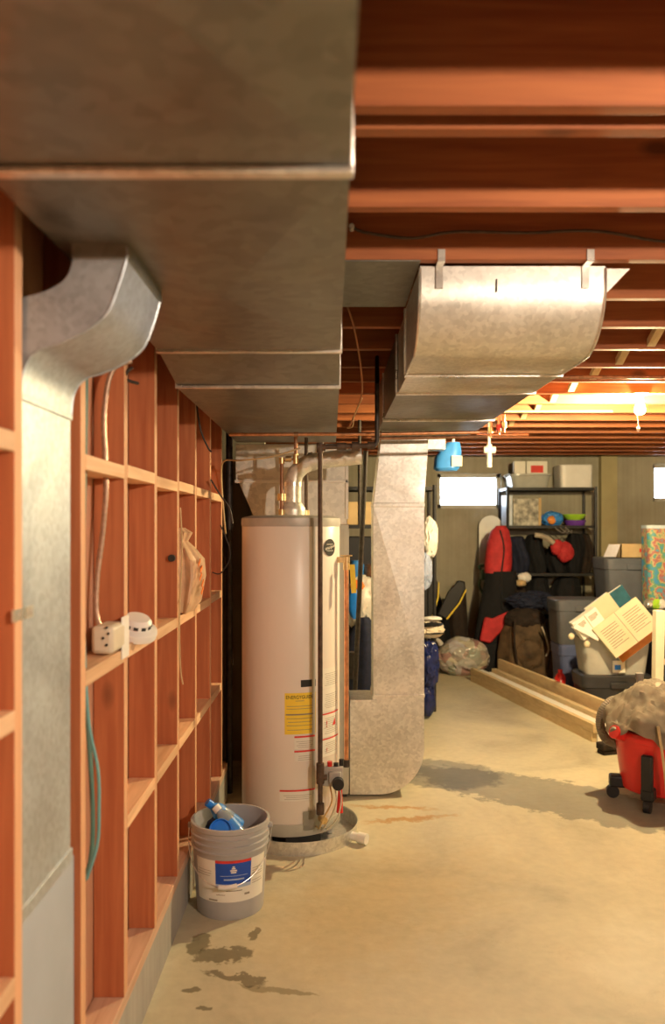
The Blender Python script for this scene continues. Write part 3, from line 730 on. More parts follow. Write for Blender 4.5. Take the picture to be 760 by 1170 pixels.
# drain pan
PC = (-.172, 4.13)
dp = T('drain_pan', 'round shallow metal drain pan on the floor under the water heater', 'drain pan', (PC[0], PC[1], 0))
bm = BM(); lathe(bm, [(0, .002), (.300, .002), (.306, .066), (.311, .070), (.311, .062), (.308, .060), (.303, 0.0), (0, 0)][:4]+[(.311, .066), (.304, .0), (0, .0)], (*PC, 0), 72); obj('pan', bm, 'duct_bright', dp)
bm = BM(); cyl(bm, (PC[0]+.27, PC[1]-.13, .035), (PC[0]+.335, PC[1]-.165, .033), .021, 18); cyl(bm, (PC[0]+.31, PC[1]-.152, .034), (PC[0]+.35, PC[1]-.175, .033), .027, 18); obj('drain_fitting', bm, 'pvc', dp, 'white plastic drain fitting')

# ------------------------------------------------------------------ bucket
BC = (-.420, 3.34)
bk = T('paint_bucket', 'grey five gallon plastic bucket with blue paint label by the stud wall', 'bucket', (BC[0], BC[1], 0))
R0, R1, bh = .138, .160, .368
def br_(z): return R0+(R1-R0)*z/bh
prof = [(0, .004), (R0-.012, .004), (R0-.010, 0), (R0-.002, 0), (R0, .006)]
for z in (.05, .15, .24, .262): prof.append((br_(z), z))
for z in (.268, .295, .322):
    prof += [(br_(z)+.001, z-.003), (br_(z)+.007, z), (br_(z)+.007, z+.005), (br_(z)+.001, z+.008)]
prof += [(br_(.345), .345), (R1+.004, .350), (R1+.004, .366), (R1, bh), (R1-.006, bh), (R1-.008, .355), (R0-.004, .01), (0, .01)]
bm = BM(); lathe(bm, prof, (*BC, 0), 72); obj('tub', bm, 'bucket', bk)
def bpatch(bm, a0, a1, z0, z1, off=.001, n=12):
    lo, hi = [], []
    for i in range(n+1):
        a = a0+(a1-a0)*i/n
        for z, L in ((z0, lo), (z1, hi)):
            r_ = br_(z)+off; L.append(bm.verts.new((BC[0]+r_*math.sin(a), BC[1]-r_*math.cos(a), z)))
    for i in range(n): bm.faces.new([lo[i], lo[i+1], hi[i+1], hi[i]])
bm = BM(); bpatch(bm, -.95, 1.25, .075, .245, .0008, 20); lb = obj('label', bm, 'paper', bk, 'white paper label with blue panel')
bm = BM(); bpatch(bm, -.28, .70, .135, .235, .0016); obj('blue_panel', bm, 'deepblue', lb)
bm = BM(); bpatch(bm, -.28, .70, .235, .246, .0018); obj('red_band', bm, 'redink', lb)
bm = BM(); bpatch(bm, -.28, .70, .135, .150, .0022); bpatch(bm, -.05, .5, .166, .172, .0022); bpatch(bm, -.15, .6, .183, .185, .0022)
obj('pale_stripes', bm, plain('pale_blue_print', (.45, .55, .75), .6), lb)
bm = BM()
for dz, w in ((.214, .05), (.206, .09), (.198, .07), (.221, .03)): bpatch(bm, .21-w, .21+w, dz-.0028, dz+.0028, .0026, 4)
obj('emblem', bm, 'paper', lb)
bm = BM()
for a0, a1, z, t in ((.0, .45, .122, .0018), (-.27, -.02, .106, .0014), (.52, .68, .104, .004), (-.5, -.24, .083, .003), (.75, 1.15, .2, .001), (.75, 1.15, .19, .001), (.75, 1.15, .18, .001), (.75, 1.15, .17, .001), (.75, 1.1, .15, .001), (.75, 1.15, .14, .001), (-.9, -.4, .2, .0008), (-.9, -.4, .19, .0008), (-.9, -.45, .18, .0008)): bpatch(bm, a0, a1, z-t, z+t, .0018, 5)
obj('printed_lines', bm, 'ink', lb)
hp = []
for i in range(25):
    a = -PI/2-.12+(PI+.24)*i/24
    rr = R1+.012
    hp.append((BC[0]+rr*math.sin(a), BC[1]-rr*math.cos(a)*1.03, .335-.185*max(0, math.cos(a))**.8))
bm = BM(); tube(bm, hp, .0022, 8, False); hd = obj('bail_handle', bm, 'edge', bk)
bm = BM(); tube(bm, [hp[i] for i in (11, 12, 13, 14)], .009, 12, False); obj('grip', bm, 'white', hd)
bm = BM()
for s in (-1, 1): cyl(bm, (BC[0]+s*(R1-.004), BC[1], .335), (BC[0]+s*(R1+.016), BC[1], .335), .012, 14)
obj('handle_ear', bm, 'bucket', bk)
# contents
def bottle(name, base, d, L, r, mats, label):
    d = Vector(d).normalized(); q = d.to_track_quat('Z', 'Y').to_matrix().to_4x4(); mt = Matrix.Translation(base) @ q
    t = T(name, label, 'bottle', base)
    bm = BM(); pr = [(0, 0), (r*.9, 0), (r, .01)]
    for i in range(7): pr += [(r*(1 if i % 2 else .95), .02+i*L*.09)]
    pr += [(r*.98, L*.72), (r*.6, L*.86), (r*.42, L*.92), (r*.42, L)]; pr += [(0, L)]
    lathe(bm, pr, (0, 0, 0), 28); xform(bm, mt); obj('bottle_body', bm, mats[0], t)
    bm = BM(); lathe(bm, [(0, L-.012), (r*.52, L-.012), (r*.52, L+.012), (0, L+.012)], (0, 0, 0), 24); xform(bm, mt); obj('cap', bm, mats[1], t)
    bm = BM(); lathe(bm, [(r*1.01, L*.34), (r*1.02, L*.36), (r*1.02, L*.6), (r*1.01, L*.62)], (0, 0, 0), 28); xform(bm, mt); obj('wrap_label', bm, mats[2], t)
    return t
M['pet'] = plain('clear_bottle', (.60, .72, .80), .15, 0, .1, trans=.6)
bottle('plastic_bottle', (BC[0]+.075, BC[1]-.06, .275), (-.62, .25, .62), .19, .034, ('pet', 'white', 'blue'), 'clear water bottle with blue label leaning out of the grey bucket')
bottle('plastic_bottle', (BC[0]+.03, BC[1]+.07, .30), (-.5, -.15, .45), .17, .033, ('blue', 'brightblue', 'pet'), 'blue plastic bottle lying at the back on top of the bucket')
bottle('plastic_bottle', (BC[0]-.105, BC[1]+.03, .22), (.3, -.1, .9), .16, .034, ('navycloth', 'blue', 'teal'), 'dark bottle upright at the left inside the grey bucket')
bm = BM(); lathe(bm, [(0, .0), (.040, .0), (.046, .008), (.046, .03), (.043, .03), (.041, .012), (0, .012)], (0, 0, 0), 32)
q = Vector((.05, -.85, .45)).normalized().to_track_quat('Z', 'Y').to_matrix().to_4x4(); xform(bm, Matrix.Translation((BC[0]-.03, BC[1]-.075, .335)) @ q)
top('bottle_lid', bm, 'brightblue', 'bright blue round plastic lid facing out among bottles in the bucket', 'lid')
bm = BM(); blob(bm, (BC[0], BC[1], .22), (.12, .12, .10), .2, 3, 4, 3, False)
top('trash_bag', bm, 'pet', 'crumpled clear plastic filling the bucket under the bottles', 'plastic')

# ------------------------------------------------------------------ stud wall fittings
bm = BM(); tube(bm, [P(150, 412, 2.27), P(128, 424, 2.25), P(119, 470, 2.25), P(120, 520, 2.25), P(121, 560, 2.25), P(117, 612, 2.25), P(111, 660, 2.24), P(110, 700, 2.23), P(116, 722, 2.22)], .0075, 10, ribs=.12, k=14)
top('armoured_cable', bm, 'armor', 'twisted metal clad cable hanging down to the beige outlet box', 'cable')
bm = BM(); tube(bm, [P(98, 432, 2.02), P(97, 500, 2.02), P(95, 600, 2.03), P(91, 680, 2.05), P(94, 740, 2.05), P(97, 790, 2.06), P(102, 850, 2.06), P(106, 930, 2.06), P(104, 980, 2.06), P(96, 1006, 2.05)], .0065, 8)
top('green_cable', bm, 'greencable', 'dark green cable hanging through the bay right of the flat duct', 'cable')
bm = BM(); tube(bm, [P(94, 440, 1.99), P(93, 520, 1.99), P(93, 560, 1.99), P(94, 660, 2.0), P(97, 760, 2.0), P(102, 830, 2.0), P(112, 880, 2.02), P(113, 930, 2.02), P(111, 965, 2.02), P(99, 1004, 2.02)], .0045, 8)
top('green_cable', bm, M['teal'] if False else plain('teal_cable', (.16, .40, .42), .5), 'thin teal cable hanging beside the dark green cable', 'cable')
# outlet box + bracket
ob = T('outlet_box', 'beige electrical outlet box with metal plate standing on the cross block', 'outlet box', (-.62, 2.24, HC-.345))
a = P(112, 712, 2.24); b = P(137, 748, 2.24)
bm = BM(); box(bm, a.x, b.x, 2.17, 2.30, HC-.345, a.z); obj('box_body', bm, 'beige', ob, bevel=.012)
bm = BM()
for px, py in ((122, 717), (122, 737), (124, 724), (118, 729)): q = P(px, py, 2.17); cyl(bm, (q.x, 2.166, q.z), (q.x, 2.172, q.z), .0035, 10)
obj('knockout', bm, 'blackink', ob)
bm = BM(); box(bm, WX+.001, WX+.006, 2.27, 2.345, P(0, 752, 2.3).z, P(0, 704, 2.3).z); obj('mounting_plate', bm, 'white', ob, bevel=.002)
# smoke detector
sd = T('smoke_detector', 'round white smoke detector lying on the cross block beside the outlet box', 'smoke detector', (-.60, 2.46, HC-.345))
def q4(c, d): return Matrix.Translation(c) @ Vector(d).normalized().to_track_quat('Z', 'Y').to_matrix().to_4x4()
mt = q4((-.605, 2.47, HC-.318), (.25, -.28, .9))
bm = BM(); lathe(bm, [(0, -.012), (.066, -.012), (.068, .0), (.066, .010), (.052, .018), (0, .018)], (0, 0, 0), 40); xform(bm, mt); obj('base', bm, 'white', sd)
bm = BM(); lathe(bm, [(.047, .018), (.045, .036), (.036, .046), (0, .048)], (0, 0, 0), 40); xform(bm, mt); obj('dome', bm, 'white', sd)
bm = BM()
for i in range(12):
    an = i*PI/6; obox(bm, (.0462*math.cos(an), .0462*math.sin(an), .027), (.002, .014, .010), Matrix.Rotation(an, 3, 'Z'))
xform(bm, mt); obj('vent_slots', bm, 'blackink', sd)
# plastic bag in a bay
bm = BM(); loft(bm, [(-.60, 3.30, HC-.343, .03, .09), (-.595, 3.30, HC-.30, .055, .12), (-.585, 3.30, HC-.20, .065, .12), (-.585, 3.29, HC-.13, .06, .11), (-.60, 3.28, HC-.08, .035, .08), (-.605, 3.27, HC-.055, .018, .04), (-.60, 3.27, HC-.02, .03, .05), (-.61, 3.26, HC+.0, .012, .02)], 7, .14, 48, 2)
tb = top('plastic_bag', bm, 'orangebag', 'crumpled tan plastic bag with orange print sitting on the middle cross block', 'bag')
bm = BM()
for k in range(5): obox(bm, (-.527+.003*k, 3.20+.03*(k % 2), HC-.14-.028*k), (.003, .05, .012), Matrix.Rotation(.4, 3, 'X'))
obj('orange_print', bm, 'orangeink', tb)
bm = BM(); cyl(bm, (WX-.02, 3.092, HC-.118), (WX-.02, 3.1095, HC-.118), .014, 16); top('knot_hole', bm, 'blackink', 'dark round hole in the stud face beside the tan plastic bag', 'hole')
# loose cables further along
def cab(pts, r, mat, lab, k=8):
    bm = BM(); tube(bm, pts, r, 8, k=k); return top('loose_cable', bm, mat, lab, 'cable')
cab([P(224, 455, 3.5), P(229, 490, 3.5), P(238, 512, 3.5), P(242, 516, 3.5)], .004, 'blackpipe', 'short black cable drooping on the studs under the big duct')
cab([P(241, 548, 3.9), P(252, 566, 3.9), P(262, 580, 3.9), P(266, 598, 3.9)], .004, 'blackpipe', 'black cable curving away from the stud rail left of the heater')
cab([P(252, 600, 4.0), P(262, 625, 4.0), P(262, 640, 4.0), P(252, 655, 3.95), P(243, 654, 3.9)], .003, 'blackpipe', 'thin black loop of cable beside the last studs')
cab([P(343, 512, 3.97), P(310, 522, 3.97), P(275, 526, 4.0), P(256, 527, 4.2), P(253, 545, 4.3), P(256, 590, 4.35), P(258, 610, 4.35)], .0045, 'tancable', 'tan cable crossing above the heater and dropping past the last stud')
cab([P(206, 580, 3.1), P(208, 630, 3.1), P(205, 700, 3.1), P(206, 760, 3.1), P(209, 782, 3.1)], .003, 'tancable', 'thin tan string hanging down the stud by the plastic bag')
cab([P(396, 348, 3.0), P(404, 372, 3.05), P(411, 410, 3.15), P(414, 445, 3.3), P(409, 465, 3.5), P(399, 488, 3.7)], .004, 'redcable', 'thin brown wire dangling beside the big duct end')
cab([P(414, 455, 3.32), P(405, 475, 3.5), P(403, 487, 3.6), P(397, 489, 3.7)], .003, 'tancable', 'thin pale wire end beside the brown dangling wire')
cab([P(403, 260, 2.42), P(420, 266, 2.42), P(470, 272, 2.42), P(520, 265, 2.42), P(600, 266, 2.42), P(680, 264, 2.42), P(760, 276, 2.42), P(800, 270, 2.42)], .005, 'brownpipe', 'grey cable sagging along the face of the fourth joist')
bm = BM(); cyl(bm, P(402, 262, 2.436), P(402, 258, 2.405), .008, 10); top('cable_staple', bm, 'white', 'small pale cable clip at the start of the sagging cable', 'clip')
cab([P(152, 420, 2.33), P(146, 424, 2.33), P(142, 432, 2.34), P(150, 436, 2.36), P(158, 438, 2.38)], .005, 'blackpipe', 'short dark pipe stub sticking out under the curved boot')

# long horizontal pipes past the curved duct
pipe('steel_pipe', [P(600, 431, 4.3), P(790, 431, 4.3)], .010, 'copperold', 'horizontal pipe under the joists left of the light bulb')
pipe('steel_pipe', [P(560, 470, 5.6), P(700, 470, 5.6)], .009, 'tancable', 'thin pale pipe under the joists behind the risers')
pipe('pvc_tee', [P(559, 534, 6.4), P(559, 508, 6.4)], .022, 'pvc', 'white plastic pipe tee hanging from the ceiling near the window', [(P(553, 514, 6.4), P(566, 514, 6.4), .028), (P(559, 508, 6.4), P(559, 470, 6.4), .012)], 'pvc')

# hanging light bulb
LB = P(724, 470, 5.0)
def bulb(lab, pos, mat, ztop):
    t = T('light_bulb', lab, 'light bulb', (pos.x, pos.y, ztop))
    bm = BM(); lathe(bm, [(0, -.035), (.018, -.032), (.030, -.018), (.032, -.002), (.027, .018), (.015, .036), (.013, .05), (0, .05)], pos, 28); obj('glass_bulb', bm, mat, t)
    bm = BM(); lathe(bm, [(.016, .042), (.022, .050), (.022, .085), (.045, .095), (.055, ztop-pos.z-.002), (0, ztop-pos.z-.002)], pos, 28); obj('socket', bm, 'white', t)
    bm = BM(); cyl(bm, (pos.x-.03, pos.y-.01, pos.z+.08), (pos.x-.026, pos.y-.04, pos.z-.12), .0018, 6)
    r_ = bmesh.ops.create_uvsphere(bm, u_segments=12, v_segments=8, radius=.010)
    for v in r_['verts']: v.co = Vector((v.co.x, v.co.y, v.co.z*1.6))+Vector((pos.x-.026, pos.y-.04, pos.z-.13))
    obj('pull_chain', bm, 'paper', t); return t
# the joist nearest the bulb carries its socket
bulb('glowing bare light bulb under the joists at the right', Vector((LB.x, 4.896, LB.z)), 'bulb', JB)
bulb('bare light bulb in the near part of the basement behind the camera', Vector((1.50, .14, HC+.64)), 'bulbnear', JB)

# hanging blue thing near window
hb = T('blue_bag', 'sky blue fabric bag hanging from the joists in front of the window', 'bag', P(512, 540, 6.3))
a = P(497, 538, 6.3); b = P(526, 510, 6.3)
bm = BM(); loft(bm, [(a.x+.09, 6.3, a.z, .08, .06), (a.x+.09, 6.3, a.z+.02, .10, .08), (a.x+.10, 6.3, a.z+.10, .105, .08), (a.x+.12, 6.3, a.z+.16, .085, .07), (a.x+.145, 6.3, b.z+.03, .05, .05)], 5, .03, 28, 1, 2.6); obj('bag_body', bm, 'blue', hb)
bm = BM(); box(bm, a.x+.12, a.x+.20, 6.205, 6.22, a.z+.03, a.z+.11); obj('pocket', bm, 'cream', hb)
bm = BM(); tube(bm, [(a.x+.145, 6.3, b.z+.02), (a.x+.15, 6.3, JB+.05)], .012, 8, False); obj('strap', bm, 'white', hb)
bm = BM(); box(bm, *( (P(474, 0, 6.2).x, P(505, 0, 6.2).x) ), 6.0, 6.18, P(0, 516, 6.2).z, JB-.002); top('small_duct_box', bm, 'duct_bright', 'small galvanised duct box under the joists beside the blue bag', 'duct')

# ------------------------------------------------------------------ storage rack behind the drop duct
def rack(name, lab, x0, x1, y0, y1, zs, ztop, loc):
    t = T(name, lab, 'shelving unit', (loc[0], loc[1], 0))
    for x in (x0, x1):
        for yy in (y0, y1):
            bm = BM(); cyl(bm, (x, yy, 0), (x, yy, ztop), .016, 10); obj('post', bm, 'black', t)
    for z in zs:
        bm = BM(); box(bm, x0, x1, y0, y0+.02, z-.03, z); box(bm, x0, x1, y1-.02, y1, z-.03, z); box(bm, x0-.01, x0+.012, y0, y1, z-.03, z); box(bm, x1-.012, x1+.01, y0, y1, z-.03, z)
        box(bm, x0, x1, y0+.01, y1-.01, z-.012, z-.004)
        obj('shelf', bm, 'black', t)
    return t
rack('storage_rack', 'black storage rack half hidden behind the galvanised drop duct', .10, .89, 6.85, 7.25, (.55, 1.12, 1.60, 1.93), 1.945, (.5, 7.05))
bm = BM(); box(bm, .14, .46, 6.88, 7.2, 1.603, 1.80); top('cardboard_box', bm, 'card', 'small tan cardboard box on the rack behind the furnace gap', 'box', bevel=.004)
bm = BM(); box(bm, .13, .48, 7.03, 7.2, 1.122, 1.50); top('black_crate', bm, 'black', 'black crate on the rack behind the blue jar in the dark gap', 'crate', bevel=.01)
bm = BM(); box(bm, .13, .48, 6.95, 7.2, .551, .95); top('black_crate', bm, 'black', 'black crate on the lower rack shelf behind the white and blue bag', 'crate', bevel=.01)
bm = BM(); lathe(bm, [(0, 0), (.055, 0), (.06, .01), (.06, .13), (.05, .15), (.052, .17), (0, .17)], (.23, 6.95, 1.122), 24); top('glass_jar', bm, 'blue', 'round blue jar on the rack in the dark gap', 'jar')
bm = BM(); lathe(bm, [(0, 0), (.06, 0), (.09, .04), (.08, .12), (.04, .14), (0, .14)], (.37, 6.95, 1.122), 24); top('brown_pot', bm, 'copperold', 'round brown pot beside the blue jar in the dark gap', 'pot')
bm = BM(); blob(bm, (.27, 6.60, .94), (.16, .13, .24), .16, 2.4, 3, 4, False); 
t = top('plastic_bag', bm, 'bag', 'white and blue plastic bag hanging in the gap behind the drop duct', 'bag')
bm = BM(); blob(bm, (.19, 6.50, .97), (.05, .03, .14), .1, 3, 6, 3, False); obj('blue_print', bm, 'brightblue', t)
bm = BM(); blob(bm, (.22, 6.52, 1.10), (.06, .04, .05), .2, 3, 2, 3, False); obj('red_print', bm, 'orangeink', t)
bm = BM(); loft(bm, [(.25, 6.5, .12, .10, .06), (.26, 6.5, .3, .13, .08), (.27, 6.5, .5, .15, .1), (.28, 6.5, .72, .13, .09), (.27, 6.5, .85, .04, .04)], 6, .12, 36, 3); top('clothes_bag', bm, 'navycloth', 'dark navy garment bag slumped low behind the furnace gap', 'bag')
bm = BM(); loft(bm, [(.37, 6.42, .0, .17, .10), (.37, 6.42, .12, .16, .10), (.36, 6.42, .22, .15, .09)], 3, .03, 28); top('storage_box', bm, 'greytote', 'grey tub on the floor behind the furnace gap', 'tub')
# items seen right of the drop duct
bm = BM(); blob(bm, (.835, 6.72, HC-.08), (.07, .08, .17), .22, 2.5, 5, 4, False)
top('plastic_bag', bm, 'white', 'white plastic bag hanging from the black rack right of the drop duct', 'bag')
bm = BM(); blob(bm, (.79, 6.72, HC-.36), (.065, .08, .16), .22, 2.5, 15, 4, False)
top('plastic_bag', bm, plain('pale_blue_bag', (.35, .42, .62), .4), 'pale blue plastic bag below the white bag on the rack', 'bag')
bm = BM(); blob(bm, (.785, 6.60, .15), (.08, .08, .15), .25, 2.4, 4, 4); blob(bm, (.795, 6.60, .45), (.105, .10, .20), .25, 2.6, 9, 4, False)
bm_ = BM(); loft(bm_, [(.83, 6.62, .0, .05, .05), (.83, 6.62, .05, .075, .06), (.83, 6.62, .20, .07, .07), (.84, 6.6, .35, .085, .08), (.84, 6.6, .50, .095, .08), (.82, 6.6, .60, .10, .09), (.80, 6.6, .66, .05, .05)], 5, .12, 36, 1); bm_.free()
top('trash_bag', bm, 'bluebag', 'shiny dark navy garbage bag standing right of the drop duct', 'bag')
bm = BM(); blob(bm, (.83, 6.62, .735), (.115, .09, .075), .22, 2.3, 6, 4, False)
wb = top('cloth_bundle', bm, 'beige', 'beige and dark cloth bundle on top of the shiny navy garbage bag', 'bundle')
bm = BM(); blob(bm, (.82, 6.60, .78), (.10, .09, .022), .2, 2.3, 3, 3, False); blob(bm, (.85, 6.59, .71), (.09, .08, .012), .2, 2.3, 5, 3, False); obj('dark_fold', bm, 'blackcloth', wb)
bm = BM(); blob(bm, (.84, 6.61, .825), (.08, .07, .02), .2, 2.3, 13, 3, False); obj('white_fold', bm, 'white', wb)

# far-left pile against back wall
def garment(name, lab, cat, mat, c, w, h, z0=0, amp=.1, seed=0, dy=.12, lean=0, top_=.5):
    bm = BM(); x, yy = c; n = 8; secs = []
    for i in range(n+1):
        t = i/n; s = 1 if t < .6 else 1-(1-top_)*((t-.6)/.4)**1.6
        s2 = .88+.12*math.sin(PI*min(1, t*1.3))
        secs.append((x+lean*t+.02*math.sin(seed+t*5), yy, z0+h*t, w/2*s*s2, dy*s*s2))
    secs.append((x+lean, yy, z0+h+.012, w/2*top_*.4, dy*top_*.4))
    loft(bm, secs, 7, amp, 48, seed, 2.2)
    return top(name, bm, mat, lab, cat)
garment('duffel_bag', 'black duffel bag standing against the back wall beside the drop duct', 'bag', 'blackcloth', (1.12, 9.08), .44, .88, 0, .10, 1, .17)
garment('golf_bag', 'dark brown cylindrical bag leaning on the back wall under the window', 'bag', 'darkbrown', (1.47, 9.12), .22, .96, 0, .05, 2, .11)
bm = BM(); t0 = T('fin_pair', 'pair of black swim fins with yellow trim standing over the duffel bag', 'swim fins', (1.25, 8.66, .62))
for k, (dx, rt) in enumerate(((0, .5), (-.16, .1))):
    bm = BM(); prism(bm, [(-.05, 0), (.05, 0), (.085, .22), (.075, .38), (.03, .44), (-.03, .42), (-.07, .26)], 'y', -.02, .02)
    xform(bm, Matrix.Translation((1.20+dx, 8.62, .62)) @ Matrix.Rotation(rt, 4, 'Y')); obj('fin', bm, 'black', t0, bevel=.008)
    bm = BM(); prism(bm, [(.052, 0), (.068, 0), (.104, .22), (.095, .38), (.085, .38), (.090, .22)], 'y', -.015, .015)
    xform(bm, Matrix.Translation((1.20+dx, 8.62, .62)) @ Matrix.Rotation(rt, 4, 'Y')); obj('trim', bm, 'yellow', t0)
bm = BM(); blob(bm, (.98, 8.62, .98), (.05, .04, .03), .2, 3, 1, 3, False); top('red_glove', bm, 'redcloth', 'small red glove on the black bags by the drop duct', 'glove')

# snowboard
sb = T('snowboard', 'white snowboard standing upright against the back wall right of the window', 'snowboard', P(560, 700, 9.2))
def pill(w, h, n=12):
    pts = []
    for i in range(n+1): a = i*PI/n; pts.append((w/2*math.cos(a), h-w/2+w/2*math.sin(a)))
    for i in range(n+1): a = PI+i*PI/n; pts.append((w/2*math.cos(a), w/2+w/2*math.sin(a)))
    return pts
bm = BM(); prism(bm, pill(.28, 1.50), 'y', -.008, .008); xform(bm, Matrix.Translation((1.86, 9.23, .22)) @ Matrix.Rotation(-.03, 4, 'X')); obj('board', bm, 'snowboard', sb)
bm = BM()
box(bm, 1.73, 1.83, 9.13, 9.21, .98, 1.10); tube(bm, [(1.72, 9.18, .98), (1.70, 9.12, .90), (1.76, 9.10, .78), (1.72, 9.10, .74)], .015, 8); tube(bm, [(1.72, 9.18, 1.10), (1.70, 9.10, 1.14), (1.80, 9.10, 1.16)], .018, 8)
obj('binding', bm, plain('green_binding', (.10, .18, .12), .5), sb, bevel=.01)
ba = T('snowboard_bag', 'long black bag with red top leaning before the white snowboard', 'bag', (1.87, 8.95, 0))
secs = []
for t in [i/10 for i in range(11)]:
    z = .30+t*.80; secs.append((1.80+.08*t, 8.74+.06*t, z, .25-.09*t, .10))
bm = BM(); loft(bm, secs, 5, .04, 40, 1, 2.4); obj('black_body', bm, 'blackcloth', ba)
bm = BM(); loft(bm, [(1.84, 8.80, 1.08, .145, .095), (1.845, 8.80, 1.2, .15, .095), (1.855, 8.80, 1.40, .135, .09), (1.865, 8.80, 1.54, .10, .08), (1.875, 8.80, 1.60, .05, .04)], 5, .03, 40, 1, 2.2); obj('red_top', bm, 'redcloth', ba)
bm = BM(); loft(bm, [(1.73, 8.70, .0, .22, .10), (1.77, 8.70, .2, .24, .12), (1.79, 8.72, .33, .23, .10)], 5, .04, 40, 1); obj('lower_body', bm, 'blackcloth', ba)
bm = BM(); tube(bm, [(1.85, 8.72, 1.55), (1.89, 8.71, 1.35), (1.86, 8.70, 1.05), (1.86, 8.64, .7)], .010, 6); obj('dark_piping', bm, 'black', ba)
bm = BM(); prism(bm, [(1.60, .36), (1.66, .62), (1.74, .60), (1.92, .68), (1.90, .52), (1.80, .42), (1.72, .33)], 'y', 8.58, 8.62); obj('red_patch', bm, 'redcloth', ba, bevel=.02)

# backpack
bp_ = T('hiking_backpack', 'bulky brown hiking backpack slumped on the floor before the black shelves', 'backpack', (2.10, 8.51, 0))
bm = BM(); loft(bm, [(2.12, 8.49, .0, .30, .16), (2.12, 8.49, .08, .33, .20), (2.11, 8.49, .25, .32, .20), (2.10, 8.51, .45, .27, .18), (2.10, 8.53, .60, .20, .15), (2.10, 8.54, .70, .10, .10)], 6, .07, 64, 1, 2.3); obj('pack_body', bm, 'camo', bp_)
bm = BM(); blob(bm, (2.07, 8.51, .60), (.22, .17, .13), .12, 2.5, 3, 4, False); obj('top_lid', bm, 'darkbrown', bp_)
bm = BM(); blob(bm, (2.08, 8.32, .26), (.15, .07, .17), .15, 2.5, 8, 4, False); obj('front_pocket', bm, 'camo', bp_)
bm = BM()
tube(bm, [(1.92, 8.33, .62), (1.90, 8.25, .4), (1.94, 8.27, .1)], .010, 8); obj('strap', bm, 'darkbrown', bp_); bm = BM(); tube(bm, [(2.24, 8.31, .60), (2.27, 8.25, .35), (2.24, 8.27, .08)], .010, 8); obj('strap', bm, 'darkbrown', bp_)
bm = BM(); tube(bm, [P(619, 716, 8.19), P(624, 728, 8.19), P(627, 742, 8.19), P(624, 750, 8.19)], .010, 8); obj('pale_strap', bm, 'rag', bp_, 'pale webbing strap')
bm = BM(); blob(bm, (2.14, 8.55, .80), (.24, .14, .10), .35, 2.2, 21, 4, False); tube(bm, [(2.28, 8.50, .80), (2.38, 8.48, .66), (2.42, 8.50, .50)], lambda t: .06-.02*t, 12)
top('blue_jacket', bm, 'navycloth', 'dark blue jacket draped over the top of the brown backpack', 'jacket')

# clear trash bag with colourful trash
tg = T('trash_bag', 'round clear garbage bag of mixed trash on the floor at the lumber ends', 'bag', (1.40, 8.55, 0))
bm = BM(); blob(bm, (1.43, 8.60, .185), (.29, .22, .21), .12, 2.2, 2, 5); 
def trashmat():
    m, nt, b = nodes('mixed_trash_plastic')
    tc = N(nt, 'ShaderNodeTexCoord'); v = N(nt, 'ShaderNodeTexVoronoi', Scale=9.0); nt.links.new(tc.outputs['Object'], v.inputs['Vector'])
    s = N(nt, 'ShaderNodeSeparateColor'); nt.links.new(v.outputs['Color'], s.inputs[0])
    r = ramp(nt, s.outputs[0], [(0, (.30, .34, .28)), (.25, (.36, .22, .20)), (.5, (.50, .48, .50)), (.7, (.42, .40, .36)), (.95, (.55, .50, .38))]); r.color_ramp.interpolation = 'EASE'
    nt.links.new(r.outputs[0], b.inputs['Base Color']); b.inputs['Roughness'].default_value = .22; b.inputs['Coat Weight'].default_value = .4
    return m
obj('bag_film', bm, trashmat(), tg)
bm = BM(); tube(bm, [(1.18, 8.55, .33), (1.14, 8.53, .38), (1.10, 8.55, .36)], lambda t: .03-.02*t, 10); obj('knot', bm, 'bag', tg)

# ------------------------------------------------------------------ big shelf unit
SX0, SX1, SY0, SY1 = 1.975, 2.955, 8.90, 9.32
DS = .13
zsh = [HC-(py-603)*8.90/F for py in (557, 600.5, 655, 692, 738)]
rack('shelving_unit', 'tall black metal shelving unit against the back wall crammed with gear', SX0, SX1, SY0, SY1, zsh, zsh[0]+.01, (2.42, 9.11))
def SX(px): return (px-378)*8.93/F
Z0 = zsh[0]+.001; Z1 = zsh[1]+.001
ct = T('clear_bin', 'cloudy clear plastic bin on the top left of the shelving unit', 'bin', (2.2, 9.08, Z0))
bm = BM(); loft(bm, [(SX(607), 9.11, Z0, .20, .17), (SX(607), 9.11, Z0+.13, .225, .19), (SX(607), 9.11, Z0+.135, .245, .205), (SX(607), 9.11, Z0+.155, .245, .205)], 0, 0, 48, 0, 6); obj('tub', bm, 'clear', ct)
bm = BM(); box(bm, SX(589), SX(602), 8.98, 9.05, Z0+.158, Z0+.30); top('paper_stack', bm, 'paper', 'white box standing on the clear bin at its left', 'box', bevel=.004)
bm = BM(); box(bm, SX(603), SX(627), 8.98, 9.05, Z0+.158, Z0+.30); rb = top('shoe_box', bm, 'paper', 'white box with red panel standing on the clear bin', 'box', bevel=.004)
bm = BM(); box(bm, SX(608), SX(622), 8.972, 8.98, Z0+.17, Z0+.25); obj('red_panel', bm, 'redink', rb)
bm = BM(); loft(bm, [(SX(660), 9.11, Z0, .18, .16), (SX(660), 9.11, Z0+.26, .185, .165)], 0, 0, 48, 0, 9); top('white_box', bm, 'white', 'plain white box on the top right of the shelving unit', 'box', bevel=.01)
bm = BM(); box(bm, SX(579), SX(586), 8.95, 9.2, Z1, Z1+.34); top('white_binder', bm, plain('pale_blue_card', (.6, .68, .78), .5), 'pale blue binder upright at the left of the second shelf', 'binder')
fr = T('picture_frame', 'framed grey picture leaning on the second shelf of the shelving unit', 'picture', (2.15, 9.03, Z1))
